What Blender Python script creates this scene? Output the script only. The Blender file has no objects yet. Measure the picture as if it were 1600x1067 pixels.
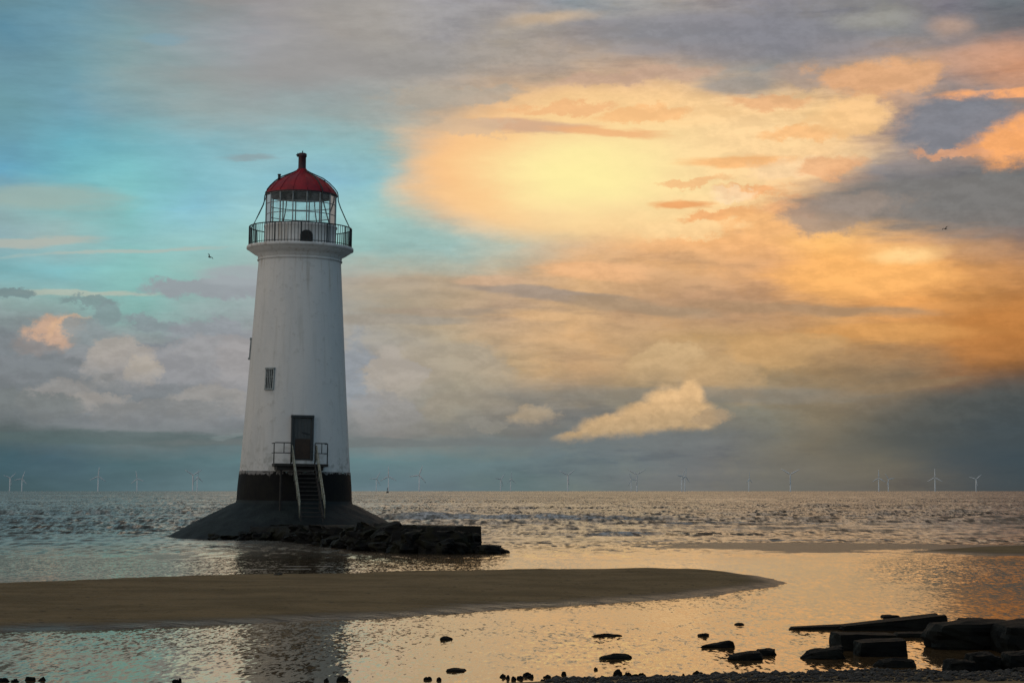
import bpy, bmesh, math, random
import numpy as np
from mathutils import Vector, Matrix, noise as mn
random.seed(7)
rng = np.random.default_rng(11)
SC = bpy.context.scene
COL = SC.collection
R = math.radians
# ------------------------------------------------------------------ camera
F = 3040.0            # focal length in pixels of the 1600 px wide photograph
H = 2.34              # eye height over the water
PITCH = math.atan(233.5 / F)
cam_d = bpy.data.cameras.new('camera')
cam_d.sensor_width = 36.0
cam_d.lens = F / 1600 * 36.0
cam_d.clip_start = 0.5
cam_d.clip_end = 90000
cam = bpy.data.objects.new('camera', cam_d)
COL.objects.link(cam)
cam.location = (0, 0, H)
cam.rotation_euler = (math.pi / 2 + PITCH, 0, 0)
SC.camera = cam
SC.view_settings.view_transform = 'Standard'
SC.view_settings.look = 'None'
SC.view_settings.exposure = 0
SC.view_settings.gamma = 1
SC.cycles.max_bounces = 6
SC.cycles.transparent_max_bounces = 32
SC.cycles.diffuse_bounces = 2
SC.cycles.glossy_bounces = 3
SC.render.resolution_x, SC.render.resolution_y = 1024, 682


def zat(py, Y):
    """height of the point seen at row py when it stands Y metres off"""
    return H + Y * math.tan(PITCH + math.atan((533.5 - py) / F))


def xat(px, Y, z=0.0):
    return (px - 800) / F * (Y * math.cos(PITCH) + (z - H) * math.sin(PITCH))


def ground(px, py, z=0.0):
    Y = (z - H) / math.tan(PITCH + math.atan((533.5 - py) / F))
    return Vector((xat(px, Y, z), Y, z))


def lin(c):
    return tuple((v / 255 / 12.92) if v <= 10.3 else ((v / 255 + 0.055) / 1.055) ** 2.4 for v in c)


# ------------------------------------------------------------------ sky
def skyco(px, py):
    t = (533.5 - py) / F
    d = Vector(((px - 800) / F, math.cos(PITCH) - t * math.sin(PITCH), math.sin(PITCH) + t * math.cos(PITCH)))
    return math.atan2(d.x, d.y) * F, d.z / math.hypot(d.x, d.y) * F


world = bpy.data.worlds.new('World')
SC.world = world
world.use_nodes = True
wt = world.node_tree
wt.nodes.clear()
WL = wt.links


def nd(t, tree=None, **kw):
    n = (tree or wt).nodes.new(t)
    for k, v in kw.items():
        setattr(n, k, v)
    return n


def plug(tree, s, v):
    if isinstance(v, bpy.types.NodeSocket):
        tree.links.new(v, s)
    else:
        s.default_value = v


def mth(op, a, b=0.0, c=None, tree=None, clamp=False):
    tree = tree or wt
    n = nd('ShaderNodeMath', tree, operation=op, use_clamp=clamp)
    plug(tree, n.inputs[0], a)
    plug(tree, n.inputs[1], b)
    if c is not None:
        plug(tree, n.inputs[2], c)
    return n.outputs[0]


def vmt(op, a, b=None, s=None, tree=None):
    tree = tree or wt
    n = nd('ShaderNodeVectorMath', tree, operation=op)
    plug(tree, n.inputs[0], a)
    if b is not None:
        plug(tree, n.inputs[1], b)
    if s is not None:
        plug(tree, n.inputs['Scale'], s)
    return n.outputs['Value'] if op in ('LENGTH', 'DOT_PRODUCT', 'DISTANCE') else n.outputs[0]


def rng_map(v, a, b, c=0.0, d=1.0, tree=None, smooth=True):
    tree = tree or wt
    n = nd('ShaderNodeMapRange', tree, interpolation_type='SMOOTHSTEP' if smooth else 'LINEAR')
    if tree is wt:
        n.clamp = False
    for i, q in enumerate((v, a, b, c, d)):
        plug(tree, n.inputs[i], q)
    return n.outputs[0]


def mixc(f, a, b, tree=None, mode='MIX'):
    tree = tree or wt
    n = nd('ShaderNodeMix', tree, data_type='RGBA', blend_type=mode)
    plug(tree, n.inputs[0], f)
    for s, v in ((n.inputs[6], a), (n.inputs[7], b)):
        if not isinstance(v, bpy.types.NodeSocket):
            v = (*v[:3], 1.0)
        plug(tree, s, v)
    return n.outputs[2]


def mixf(f, a, b, tree=None):
    n = nd('ShaderNodeMix', tree or wt, data_type='FLOAT')
    for i, v in ((0, f), (2, a), (3, b)):
        plug(tree or wt, n.inputs[i], v)
    return n.outputs[0]


def bright(col, k):
    """multiply a colour by a float (no socket conversion, which keeps the node program compact)"""
    n = nd('ShaderNodeHueSaturation')
    plug(wt, n.inputs['Value'], k)
    plug(wt, n.inputs['Color'], col)
    return n.outputs[0]


def noise(vec, scale, detail=4, rough=0.55, tree=None, dist=0.0):
    n = nd('ShaderNodeTexNoise', tree or wt, noise_dimensions='3D')
    plug(tree or wt, n.inputs['Vector'], vec)
    n.inputs['Scale'].default_value = scale
    n.inputs['Detail'].default_value = detail
    n.inputs['Roughness'].default_value = rough
    n.inputs['Distortion'].default_value = dist
    return n


tc = nd('ShaderNodeTexCoord')
sep = nd('ShaderNodeSeparateXYZ')
WL.new(tc.outputs['Generated'], sep.inputs[0])
dx, dy, dz = sep.outputs
az = mth('ARCTAN2', dx, dy)
hor = mth('SQRT', mth('ADD', mth('MULTIPLY', dx, dx), mth('MULTIPLY', dy, dy)))
tel = mth('DIVIDE', mth('MAXIMUM', dz, 0.0), mth('MAXIMUM', hor, 0.02))
cmb = nd('ShaderNodeCombineXYZ')
WL.new(mth('MULTIPLY', az, F), cmb.inputs[0])
WL.new(mth('MULTIPLY', tel, F), cmb.inputs[1])
S = cmb.outputs[0]


def warp(sx, sy, detail, rough, ax, ay, seed, off=(0, 0)):
    m = nd('ShaderNodeMapping')
    WL.new(S, m.inputs[0])
    m.inputs['Scale'].default_value = (1 / sx, 1 / sy, 1)
    m.inputs['Location'].default_value = (seed + off[0], seed * 1.7 + off[1], seed * .3)
    n = noise(m.outputs[0], 1.0, detail, rough)
    v = vmt('SUBTRACT', n.outputs['Color'], (.5, .5, .5))
    v = vmt('MULTIPLY', v, (ax, ay, 0))
    return vmt('ADD', S, v), n.outputs['Fac']


Pg, ng = warp(210, 62, 6, .62, 160, 66, 3.1)      # soft banks of stratus
Ps, ns = warp(120, 24, 5, .66, 80, 26, 9.7)      # thin streaks
Pc, nc = warp(60, 42, 6, .68, 78, 62, 21.3)      # heaped, billowing cloud

Pl, nl_ = warp(110, 70, 5, .6, 60, 36, 61.0)
COLS = [0, 100, 200, 300, 400, 500, 600, 700, 800, 900, 1000, 1100, 1200, 1300, 1400, 1500, 1600]
ROWS = {
 0: "105,135,140 105,145,160 125,140,148 142,140,138 152,148,148 158,155,152 162,158,154 160,158,160 155,152,155 140,150,156 160,158,155 165,155,150 140,138,145 135,133,138 132,132,132 118,115,125 105,115,120",
 60: "95,140,160 110,150,165 125,155,160 140,155,160 155,155,158 162,157,152 163,158,152 158,155,155 170,160,148 166,155,148 158,156,153 140,140,142 132,132,138 136,136,138 138,138,136 132,128,132 112,112,116",
 120: "105,145,160 115,155,165 135,160,162 150,160,160 155,158,160 160,160,160 160,158,155 162,156,150 185,165,145 205,175,145 205,170,140 185,162,140 150,148,145 170,150,135 208,166,130 180,150,132 222,158,118",
 180: "110,155,165 115,160,175 135,165,170 150,168,168 150,165,165 145,165,165 160,165,160 190,172,150 225,180,135 248,195,130 250,200,140 248,200,140 250,205,145 248,200,135 195,160,135 130,130,135 140,130,125",
 230: "110,160,175 110,175,190 120,180,190 130,180,190 140,178,185 140,185,190 145,180,180 205,190,165 248,215,160 250,235,165 250,228,165 250,215,160 250,215,155 245,195,140 165,145,135 160,140,130 225,158,108",
 280: "105,165,190 115,180,190 125,190,195 130,185,195 140,190,200 138,188,205 145,195,200 215,195,160 250,220,170 250,238,160 250,234,165 250,220,160 248,200,145 215,170,130 140,135,135 125,122,122 115,118,118",
 330: "140,170,170 135,180,180 130,190,190 135,190,205 150,195,200 150,195,200 155,195,190 170,190,180 235,208,170 250,225,170 250,220,165 250,205,145 245,190,130 165,148,135 135,130,125 125,122,118 112,110,108",
 380: "145,175,180 155,180,178 140,190,190 150,195,195 155,195,190 150,195,190 155,190,185 158,190,185 185,188,170 220,182,142 240,185,130 245,185,125 240,180,120 250,190,115 235,180,120 190,150,115 140,120,110",
 430: "125,175,180 130,185,190 140,195,190 150,188,182 155,175,172 165,165,160 178,165,146 188,167,140 200,168,135 222,178,130 215,170,125 210,165,120 225,170,120 248,180,105 245,178,105 215,155,95 200,145,95",
 480: "145,168,165 140,172,168 135,178,172 148,170,168 150,165,165 158,160,155 168,157,138 178,157,130 185,158,130 200,165,125 188,152,117 188,150,117 184,146,112 215,160,105 235,165,95 205,145,85 190,130,75",
 530: "128,136,138 140,146,148 145,155,155 140,155,155 150,150,152 155,155,155 165,160,150 180,165,140 200,168,130 210,170,125 195,160,120 190,155,110 200,155,105 195,150,100 190,140,90 190,130,75 180,115,60",
 580: "115,120,125 132,136,140 145,145,144 140,142,145 145,145,145 148,150,155 165,155,145 170,158,135 185,160,125 195,160,120 180,152,115 185,155,118 175,145,105 160,130,95 145,120,92 155,112,75 130,92,60",
 630: "95,105,105 120,126,128 134,136,138 138,138,142 138,140,145 140,145,150 150,148,142 150,145,130 140,135,125 138,130,117 138,130,112 138,130,112 125,125,115 130,118,98 118,106,92 85,85,80 72,74,74",
 680: "80,92,92 92,104,105 104,114,115 110,120,121 118,124,125 122,128,130 132,131,128 128,127,121 118,120,117 112,119,120 114,119,119 116,119,118 114,117,112 120,114,99 100,100,90 82,86,84 68,74,75",
 720: "68,95,104 75,99,109 82,108,113 90,115,120 95,123,127 98,126,129 99,126,130 104,126,129 105,123,126 108,121,124 110,119,121 113,115,115 112,112,107 110,108,99 98,98,90 80,85,87 64,77,83",
 765: "68,90,95 75,98,104 84,107,113 92,114,119 96,118,123 98,120,127 98,118,125 98,115,120 99,117,118 106,117,116 110,114,113 112,112,109 108,108,102 102,100,94 95,92,87 80,82,81 71,74,74",
}
sg = nd('ShaderNodeSeparateXYZ')
WL.new(Pg, sg.inputs[0])
A0, A1 = R(-17), R(17)
fx = rng_map(sg.outputs[0], A0 * F, A1 * F, 0, 1, smooth=False)
grid_col = None
prev_v = None
for py in sorted(ROWS, reverse=True):           # from the horizon upwards
    cr = nd('ShaderNodeValToRGB')
    WL.new(fx, cr.inputs[0])
    el = cr.color_ramp.elements
    vals = [tuple(int(q) for q in s.split(',')) for s in ROWS[py].split()]
    for i, (c, v) in enumerate(zip(COLS, vals)):
        pos = (math.atan((c - 800) / F) - A0) / (A1 - A0)
        e = el[i] if i < 2 else el.new(min(1, pos))
        e.position = pos
        e.color = (*lin(v), 1)
    v = skyco(800, py)[1]
    if grid_col is None:
        grid_col = cr.outputs[0]
    else:
        f = rng_map(sg.outputs[1], prev_v, v, 0, 1, smooth=False)
        grid_col = mixc(f, grid_col, cr.outputs[0])
    prev_v = v
sky = grid_col


# high sky above the photograph and the sky behind the viewer
def back_sky():
    up = mth('MULTIPLY', az, 1 / math.pi)
    cr = nd('ShaderNodeValToRGB')
    WL.new(rng_map(up, -1, 1, 0, 1, smooth=False), cr.inputs[0])
    stops = [(0.0, (176, 182, 190)), (.16, (206, 196, 184)), (.3, (172, 168, 164)), (.42, (98, 134, 148)), (.47, (118, 138, 146)),
             (.5, (146, 140, 136)), (.53, (168, 142, 118)), (.6, (128, 122, 120)), (.75, (92, 120, 138)), (.88, (106, 138, 158)), (1.0, (176, 182, 190))]
    el = cr.color_ramp.elements
    for i, (p, c) in enumerate(stops):
        e = el[i] if i < 2 else el.new(p)
        e.position = p
        e.color = (*lin(c), 1)
    m = nd('ShaderNodeMapping')
    WL.new(tc.outputs['Generated'], m.inputs[0])
    m.inputs['Scale'].default_value = (1.2, 1.2, 3.0)
    n = noise(m.outputs[0], 1.6, 4, .58)
    k = rng_map(n.outputs['Fac'], .3, .7, .72, 1.3)
    return bright(cr.outputs[0], k)


bs = back_sky()
nish = nd('ShaderNodeTexSky', sky_type='NISHITA', sun_disc=False)
nish.sun_elevation = R(9.3)
nish.sun_rotation = R(1.9)
nish.air_density = 1.0
nish.dust_density = 2.0
clear = bright(nish.outputs[0], 0.06)
bs = mixc(.22, bs, clear)
aaz = mth('ABSOLUTE', az)
f_side = rng_map(aaz, R(15.5), R(34), 0, 1)
f_up = rng_map(sg.outputs[1], F * math.tan(R(13.6)), F * math.tan(R(24)), 0, 1)
f_out = mth('MAXIMUM', f_side, f_up)
# slow streaky light and dark through all the cloud
Ph, nh = warp(240, 38, 6, .64, 10, 10, 51.0)
Pb, nb_ = warp(75, 40, 7, .66, 10, 10, 77.0)
nb2 = warp(75, 40, 5, .66, 10, 10, 77.0, (.07, .26))[1]
relief = mth('SUBTRACT', nb_, nb2)
calmglow = rng_map(vmt('LENGTH', vmt('MULTIPLY', vmt('SUBTRACT', Pl, (*skyco(860, 270), 0)), (1 / 260, 1 / 130, 0))), .5, 1.3, .15, 1)
cloudy = mth('MAXIMUM', rng_map(sg.outputs[0], -420, 60, .12, 1), rng_map(sg.outputs[1], 330, 250, .12, 1))
warm = rng_map(sg.outputs[0], -260, 120, 0, 1)
sky = mixc(mth('MULTIPLY', rng_map(nh, .50, .64, 0, .55), warm), sky, mixc(1.0, sky, (.76, .78, .84), mode='MULTIPLY'))
sky = mixc(mth('MULTIPLY', rng_map(nb_, .50, .36, 0, .6), warm), sky, mixc(1.0, sky, (1.16, 1.12, 1.04), mode='MULTIPLY'))
sky = mixc(mth('MULTIPLY', rng_map(nb_, .56, .68, 0, .45), warm), sky, mixc(1.0, sky, (.84, .80, .80), mode='MULTIPLY'))
sky = mixc(rng_map(nh, .52, .70, 0, .5), sky, mixc(1.0, sky, (.90, .90, .92), mode='MULTIPLY'))
sky = mixc(rng_map(nh, .46, .30, 0, .5), sky, mixc(1.0, sky, (1.10, 1.08, 1.06), mode='MULTIPLY'))
sky = bright(sky, mth('MULTIPLY', rng_map(ng, .3, .7, .95, 1.05), rng_map(ns, .3, .7, .95, 1.05)))
sky = mixc(f_out, sky, bs)


RAG = {Ps: (nh, 1.5, .7), Pc: (nb_, 1.7, .55)}


def blob(P, px, py, rx, ry, col, op=1.0, soft=.35, rot=0.0, base=None, cut=None, fade=False):
    """one bank of cloud: an ellipse in azimuth and elevation whose edge the warp breaks up"""
    cx, cy = skyco(px, py)
    v = vmt('SUBTRACT', P, (cx, cy, 0))
    if rot:
        vr = nd('ShaderNodeVectorRotate', rotation_type='Z_AXIS')
        WL.new(v, vr.inputs['Vector'])
        vr.inputs['Angle'].default_value = R(-rot)
        v = vr.outputs[0]
    v = vmt('MULTIPLY', v, (1 / rx, 1 / ry, 0))
    ln = vmt('LENGTH', v)
    if P in RAG:
        q, a_, ks_ = RAG[P]
        if fade:
            a_ *= .6
        ln = mth('MULTIPLY_ADD', q, a_, mth('SUBTRACT', ln, a_ * .5))
        soft = soft * ks_
    k = rng_map(ln, 1 + soft, max(0.0, 1 - soft), 0, op)
    if fade:
        sv = nd('ShaderNodeSeparateXYZ')
        WL.new(v, sv.inputs[0])
        k = mth('MULTIPLY', k, rng_map(sv.outputs[1], -1.0, .55, 0, 1))
    if cut is not None:
        k = mth('MULTIPLY', k, cut)
    if col is None:
        return k
    return mixc(k, base, lin(col))


def L(P, *a, **k):
    global sky
    sky = blob(P, *a, base=sky, **k)


# the cloud lit from behind by the sun
L(Pl, 940, 256, 275, 120, (250, 208, 150), op=.8, soft=.16, rot=3)
L(Pg, 740, 265, 110, 80, (251, 190, 130), op=.75, soft=.6)
L(Ps, 1180, 235, 190, 75, (250, 212, 158), op=.7, soft=.5, rot=8)
L(Pg, 930, 272, 175, 72, (252, 226, 164), op=.9, soft=.75)
L(Pg, 915, 272, 95, 42, (255, 240, 166), op=.85, soft=.9)
L(Ps, 820, 198, 90, 10, (205, 165, 138), op=.8, soft=.6, rot=-3)
L(Ps, 950, 207, 90, 6, (238, 176, 122), op=.8, soft=.7, rot=-4)
L(Ps, 1060, 320, 42, 8, (238, 165, 104), op=.9, soft=.6)
L(Pc, 1120, 335, 55, 9, (242, 172, 112), op=.8, soft=.6, rot=4)
L(Pc, 1185, 300, 55, 10, (244, 176, 118), op=.8, soft=.6)
L(Ps, 1150, 252, 70, 8, (246, 182, 118), op=.8, soft=.7)
L(Pc, 1190, 350, 70, 22, (243, 184, 122), op=.8, soft=.6)
L(Pc, 1230, 262, 60, 18, (250, 214, 168), op=.6, soft=.6)
for q_ in ((1010, 180, 70, 10, (246, 188, 128)), (880, 168, 90, 9, (240, 182, 128)), (1080, 285, 60, 8, (244, 186, 128)), (1250, 210, 60, 12, (246, 186, 124)), (1300, 260, 50, 14, (236, 176, 126)), (1150, 305, 34, 9, (252, 220, 176)),
           (1240, 320, 50, 14, (232, 172, 122)), (1075, 360, 80, 14, (252, 214, 156)), (980, 120, 120, 12, (196, 164, 142)), (1200, 160, 60, 12, (232, 176, 126)), (740, 200, 70, 12, (214, 184, 152)), (700, 150, 110, 14, (176, 166, 152))):
    L(Pc, *q_, op=.75, soft=.6, rot=3)
# grey ceiling top right, its torn edge catching orange
L(Ps, 1150, 60, 260, 38, (134, 134, 142), op=.7, soft=.6, rot=-3)
L(Ps, 1160, 132, 60, 16, (150, 146, 142), op=.8, soft=.6)
L(Pc, 1265, 118, 55, 18, (168, 150, 138), op=.7, soft=.6)
L(Pc, 1380, 118, 95, 26, (226, 172, 126), op=.85, soft=.5)
L(Pc, 1330, 180, 55, 30, (250, 202, 142), op=.8, soft=.5)
L(Ps, 1560, 146, 90, 7, (248, 172, 112), op=.9, soft=.6)
L(Ps, 1550, 90, 80, 22, (205, 158, 130), op=.6, soft=.7)
L(Pl, 1482, 42, 28, 15, (184, 156, 138), op=.8, soft=.8)
L(Pl, 1365, 32, 60, 14, (158, 156, 148), op=.6, soft=.6)
L(Pc, 1495, 195, 92, 44, (128, 130, 138), op=.95, soft=.6, rot=4)
L(Pc, 1580, 222, 62, 30, (248, 172, 108), op=.95, soft=.8, rot=8)
L(Pc, 1500, 240, 60, 8, (222, 162, 122), op=.8, soft=.6)
L(Ps, 1490, 315, 210, 48, (122, 120, 118), op=.9, soft=.5, rot=-2)
L(Pc, 1310, 330, 95, 26, (158, 142, 130), op=.75, soft=.55, rot=6)
# upper left: veil of grey over blue
L(Pl, 860, 30, 62, 11, (200, 176, 148), op=.8, soft=.7, rot=7)
L(Pg, 600, 105, 300, 26, (150, 147, 144), op=.6, soft=.7, rot=5)
L(Ps, 255, 62, 30, 9, (122, 162, 178), op=.45, soft=.6)
L(Ps, 390, 246, 38, 5, (142, 158, 162), op=.7, soft=.7)
L(Ps, 50, 310, 120, 18, (158, 178, 170), op=.7, soft=.7)
L(Ps, 60, 378, 95, 7, (178, 182, 172), op=.8, soft=.6, rot=4)
L(Ps, 200, 392, 150, 4, (172, 186, 178), op=.8, soft=.6, rot=4)
L(Ps, 130, 458, 110, 4, (178, 186, 172), op=.8, soft=.6, rot=1)
# mauve shreds left of the tower
L(Pc, 320, 452, 85, 15, (150, 154, 160), op=.85, soft=.45)
L(Ps, 380, 430, 60, 14, (160, 168, 172), op=.8, soft=.5)
L(Pc, 25, 458, 26, 9, (120, 140, 142), op=.9, soft=.4)
L(Pc, 140, 470, 45, 6, (128, 150, 150), op=.9, soft=.5)
L(Pc, 172, 488, 20, 18, (130, 148, 150), op=.8, soft=.5)
L(Pc, 250, 508, 50, 11, (136, 148, 152), op=.85, soft=.5, rot=-8)
L(Pc, 335, 520, 75, 26, (146, 150, 156), op=.8, soft=.4)
L(Pc, 15, 535, 36, 18, (124, 134, 138), op=.9, soft=.4)
L(Pc, 78, 526, 46, 24, (206, 168, 140), op=.8, soft=.6, rot=14)
L(Pc, 108, 508, 30, 10, (214, 176, 142), op=.7, soft=.6, rot=20)
L(Pc, 135, 520, 34, 20, (138, 148, 150), op=.85, soft=.4)
L(Pg, 200, 610, 270, 55, (136, 139, 143), op=.75, soft=.5)
for q_ in ((140, 640, 260, 50, (118, 124, 127)), (60, 590, 90, 30, (122, 128, 131)), (290, 560, 90, 26, (132, 138, 144)), (20, 560, 70, 40, (126, 132, 136)), (330, 572, 85, 46, (156, 155, 156)), (385, 590, 60, 60, (158, 155, 155)), (260, 590, 70, 40, (146, 147, 150)), (190, 572, 52, 46, (170, 163, 155)), (222, 582, 26, 24, (174, 166, 155)),
           (100, 625, 70, 34, (148, 146, 143)), (165, 632, 50, 24, (154, 150, 145)), (330, 632, 80, 28, (154, 151, 147)), (40, 640, 90, 30, (118, 124, 124)), (250, 650, 110, 26, (132, 134, 134))):
    L(Pc, *q_, op=.8, soft=.22, fade=True)
# clouds right of the tower
L(Pc, 565, 590, 30, 60, (144, 153, 162), op=.7, soft=.5)
L(Pc, 690, 590, 110, 56, (172, 161, 143), op=.7, soft=.3, fade=True)
L(Pc, 618, 598, 42, 58, (172, 164, 154), op=.9, soft=.2, fade=True)
L(Pc, 600, 650, 60, 34, (152, 150, 148), op=.7, soft=.25, fade=True)
L(Pc, 740, 640, 80, 28, (158, 148, 132), op=.6, soft=.25, fade=True)
L(Ps, 620, 500, 110, 8, (158, 150, 138), op=.8, soft=.6)
L(Ps, 700, 486, 120, 7, (165, 148, 130), op=.7, soft=.6)
L(Ps, 840, 458, 130, 9, (164, 147, 132), op=.9, soft=.5, rot=-5)
L(Ps, 1000, 480, 120, 12, (172, 146, 118), op=.9, soft=.5, rot=-6)
L(Ps, 1240, 482, 190, 9, (172, 140, 108), op=.85, soft=.6, rot=-3)
L(Ps, 930, 422, 85, 15, (236, 182, 132), op=.85, soft=.5, rot=-3)
L(Ps, 860, 495, 90, 12, (222, 180, 132), op=.7, soft=.6, rot=-3)
L(Ps, 760, 440, 60, 8, (210, 174, 142), op=.7, soft=.6)
L(Ps, 1350, 430, 130, 34, (252, 184, 108), op=.8, soft=.6)
L(Pl, 1415, 396, 44, 12, (255, 210, 144), op=.9, soft=.8)
L(Ps, 1400, 520, 130, 14, (218, 158, 92), op=.8, soft=.6)
L(Ps, 1580, 500, 60, 18, (200, 132, 70), op=.8, soft=.6)
L(Pc, 1050, 572, 66, 36, (206, 174, 130), op=.75, soft=.25, fade=True)
L(Pc, 1130, 600, 60, 44, (196, 162, 118), op=.7, soft=.3, fade=True)
L(Pc, 1220, 545, 80, 24, (205, 164, 112), op=.6, soft=.5)
# rain veil and the dark bank at the right
L(Pg, 1330, 660, 150, 90, (130, 118, 96), op=.4, soft=.8)
L(Pg, 1580, 520, 100, 50, (188, 126, 68), op=.6, soft=.6)
L(Pl, 1560, 648, 230, 52, (82, 86, 84), op=.8, soft=.45, rot=9)
L(Pg, 1600, 710, 130, 70, (64, 76, 82), op=.7, soft=.7)
L(Ps, 1400, 605, 120, 7, (142, 120, 92), op=.6, soft=.6, rot=6)
L(Ps, 1040, 618, 260, 13, (134, 130, 120), op=.6, soft=.6)
# dark shelf over the clear strip on the horizon
L(Ps, 150, 684, 330, 9, (88, 104, 104), op=.7, soft=.6, rot=-1)
L(Ps, 620, 692, 300, 6, (112, 118, 118), op=.7, soft=.6)
L(Ps, 352, 682, 22, 4, (136, 146, 146), op=.4, soft=.5, rot=8)

# the heap cloud low over the sea: lit from the right, flat dark base
Pq, nq = warp(22, 18, 6, .62, 22, 20, 33.0)
bx, by = skyco(995, 680)
rotm = nd('ShaderNodeMapping', vector_type='TEXTURE')
WL.new(Pq, rotm.inputs[0])
rotm.inputs['Location'].default_value = (bx, by, 0)
rotm.inputs['Rotation'].default_value = (0, 0, R(4.5))
rotm.inputs['Scale'].default_value = (1, 1, 1)
sq = nd('ShaderNodeSeparateXYZ')
WL.new(rotm.outputs[0], sq.inputs[0])
cutb = rng_map(sq.outputs[1], -6, 12, 0, 1)
ks = [blob(Pq, *a, None, op=1, soft=.3, rot=r_) for a, r_ in (
    ((1050, 640, 46, 34), 0), ((1012, 655, 60, 28), 10), ((960, 668, 62, 22), 10), ((920, 680, 52, 12), 8), ((1088, 652, 30, 26), 0), ((1078, 622, 22, 26), -8))]
u = ks[0]
for k_ in ks[1:]:
    u = mth('MAXIMUM', u, k_)
u = mth('MULTIPLY', u, cutb)
shade = rng_map(sq.outputs[1], 0, 62, 0, 1)
lit = mixc(shade, lin((188, 160, 122)), lin((224, 184, 134)))
lit = bright(lit, rng_map(nq, .35, .65, .92, 1.07))
sky = mixc(mth('MULTIPLY', u, .95), sky, lit)
L(Pc, 1112, 652, 30, 12, (172, 148, 118), op=.75, soft=.5)
L(Pc, 838, 654, 40, 20, (176, 158, 132), op=.8, soft=.5, rot=5, fade=True)
L(Pc, 760, 664, 40, 9, (144, 140, 130), op=.6, soft=.5)

# relief: lit tops and shaded undersides of the heaps
lowest = rng_map(tel, .015, .04, .15, 1)
amt = mth('MULTIPLY', mth('MULTIPLY', mth('MULTIPLY', cloudy, calmglow), lowest), rng_map(tel, .5, .25, .3, 1))
kk = mth('MULTIPLY_ADD', mth('MULTIPLY', rng_map(relief, -.13, .13, -1, 1), amt), .075, 1.0)
sky = bright(sky, kk)
bg = nd('ShaderNodeBackground')
WL.new(sky, bg.inputs[0])
bg.inputs[1].default_value = 1.0
wo = nd('ShaderNodeOutputWorld')
WL.new(bg.outputs[0], wo.inputs[0])
world.cycles.sampling_method = 'MANUAL'
world.cycles.sample_map_resolution = 1024

# the veiled sun behind the bright cloud
sd = bpy.data.lights.new('sun', 'SUN')
sd.energy = 0.05
sd.angle = R(24)
sd.color = (1.0, .72, .42)
sun = bpy.data.objects.new('sun', sd)
COL.objects.link(sun)
to_sun = Vector((math.sin(R(1.9)) * math.cos(R(9.3)), math.cos(R(1.9)) * math.cos(R(9.3)), math.sin(R(9.3))))
sun.rotation_euler = to_sun.to_track_quat('Z', 'Y').to_euler()
sun.location = (0, 60, 60)

# ------------------------------------------------------------------ helpers


def material(name, build):
    m = bpy.data.materials.new(name)
    m.use_nodes = True
    t = m.node_tree
    t.nodes.clear()
    o = t.nodes.new('ShaderNodeOutputMaterial')
    t.links.new(build(t), o.inputs[0])
    return m


def geo(t):
    return nd('ShaderNodeNewGeometry', t).outputs['Position']


def mapped(t, v, sc, loc=(0, 0, 0)):
    m = nd('ShaderNodeMapping', t)
    t.links.new(v, m.inputs[0])
    m.inputs['Scale'].default_value = sc
    m.inputs['Location'].default_value = loc
    return m.outputs[0]


def principled(t, col, rough=.6, metal=0.0, spec=None, bump=None, bdist=.01, ior=None, normal=None):
    p = nd('ShaderNodeBsdfPrincipled', t)
    plug(t, p.inputs['Base Color'], col if isinstance(col, bpy.types.NodeSocket) else (*col[:3], 1))
    plug(t, p.inputs['Roughness'], rough)
    p.inputs['Metallic'].default_value = metal
    if spec is not None:
        plug(t, p.inputs['Specular IOR Level'], spec)
    if ior:
        p.inputs['IOR'].default_value = ior
    if bump is not None:
        b = nd('ShaderNodeBump', t)
        t.links.new(bump, b.inputs['Height'])
        b.inputs['Distance'].default_value = bdist
        t.links.new(b.outputs[0], p.inputs['Normal'])
    if normal is not None:
        t.links.new(normal, p.inputs['Normal'])
    return p.outputs[0]


def worn(name, c1, c2, scale=2.0, sc=(1, 1, 1), rough=.7, bd=.01, lo=.4, hi=.62, spec=.5, metal=0.0, det=8):
    def b(t):
        g = mapped(t, geo(t), sc)
        n = noise(g, scale, det, .62, t)
        f = rng_map(n.outputs['Fac'], lo, hi, 0, 1, t)
        n2 = noise(g, scale * 6, 5, .6, t)
        c = mixc(f, c1, c2, t)
        c = mixc(rng_map(n2.outputs['Fac'], .45, .7, 0, .35, t), c, tuple(v * .55 for v in c2), t)
        return principled(t, c, rough, metal, spec, n2.outputs['Fac'], bd)
    return material(name, b)


def mesh_obj(name, bm, mat, parent=None, smooth=False, loc=None):
    me = bpy.data.meshes.new(name)
    bm.normal_update()
    bm.to_mesh(me)
    bm.free()
    if smooth:
        me.polygons.foreach_set('use_smooth', [True] * len(me.polygons))
    if mat:
        for m in (mat if isinstance(mat, (list, tuple)) else [mat]):
            me.materials.append(m)
    o = bpy.data.objects.new(name, me)
    COL.objects.link(o)
    if parent:
        o.parent = parent
    if loc is not None:
        o.location = loc
    return o


def tag(o, label=None, cat=None, group=None, kind=None):
    if label:
        o['label'] = label
    if cat:
        o['category'] = cat
    if group:
        o['group'] = group
    if kind:
        o['kind'] = kind
    return o


def empty(name, loc=(0, 0, 0)):
    o = bpy.data.objects.new(name, None)
    COL.objects.link(o)
    o.location = loc
    o.empty_display_size = .5
    return o


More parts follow.
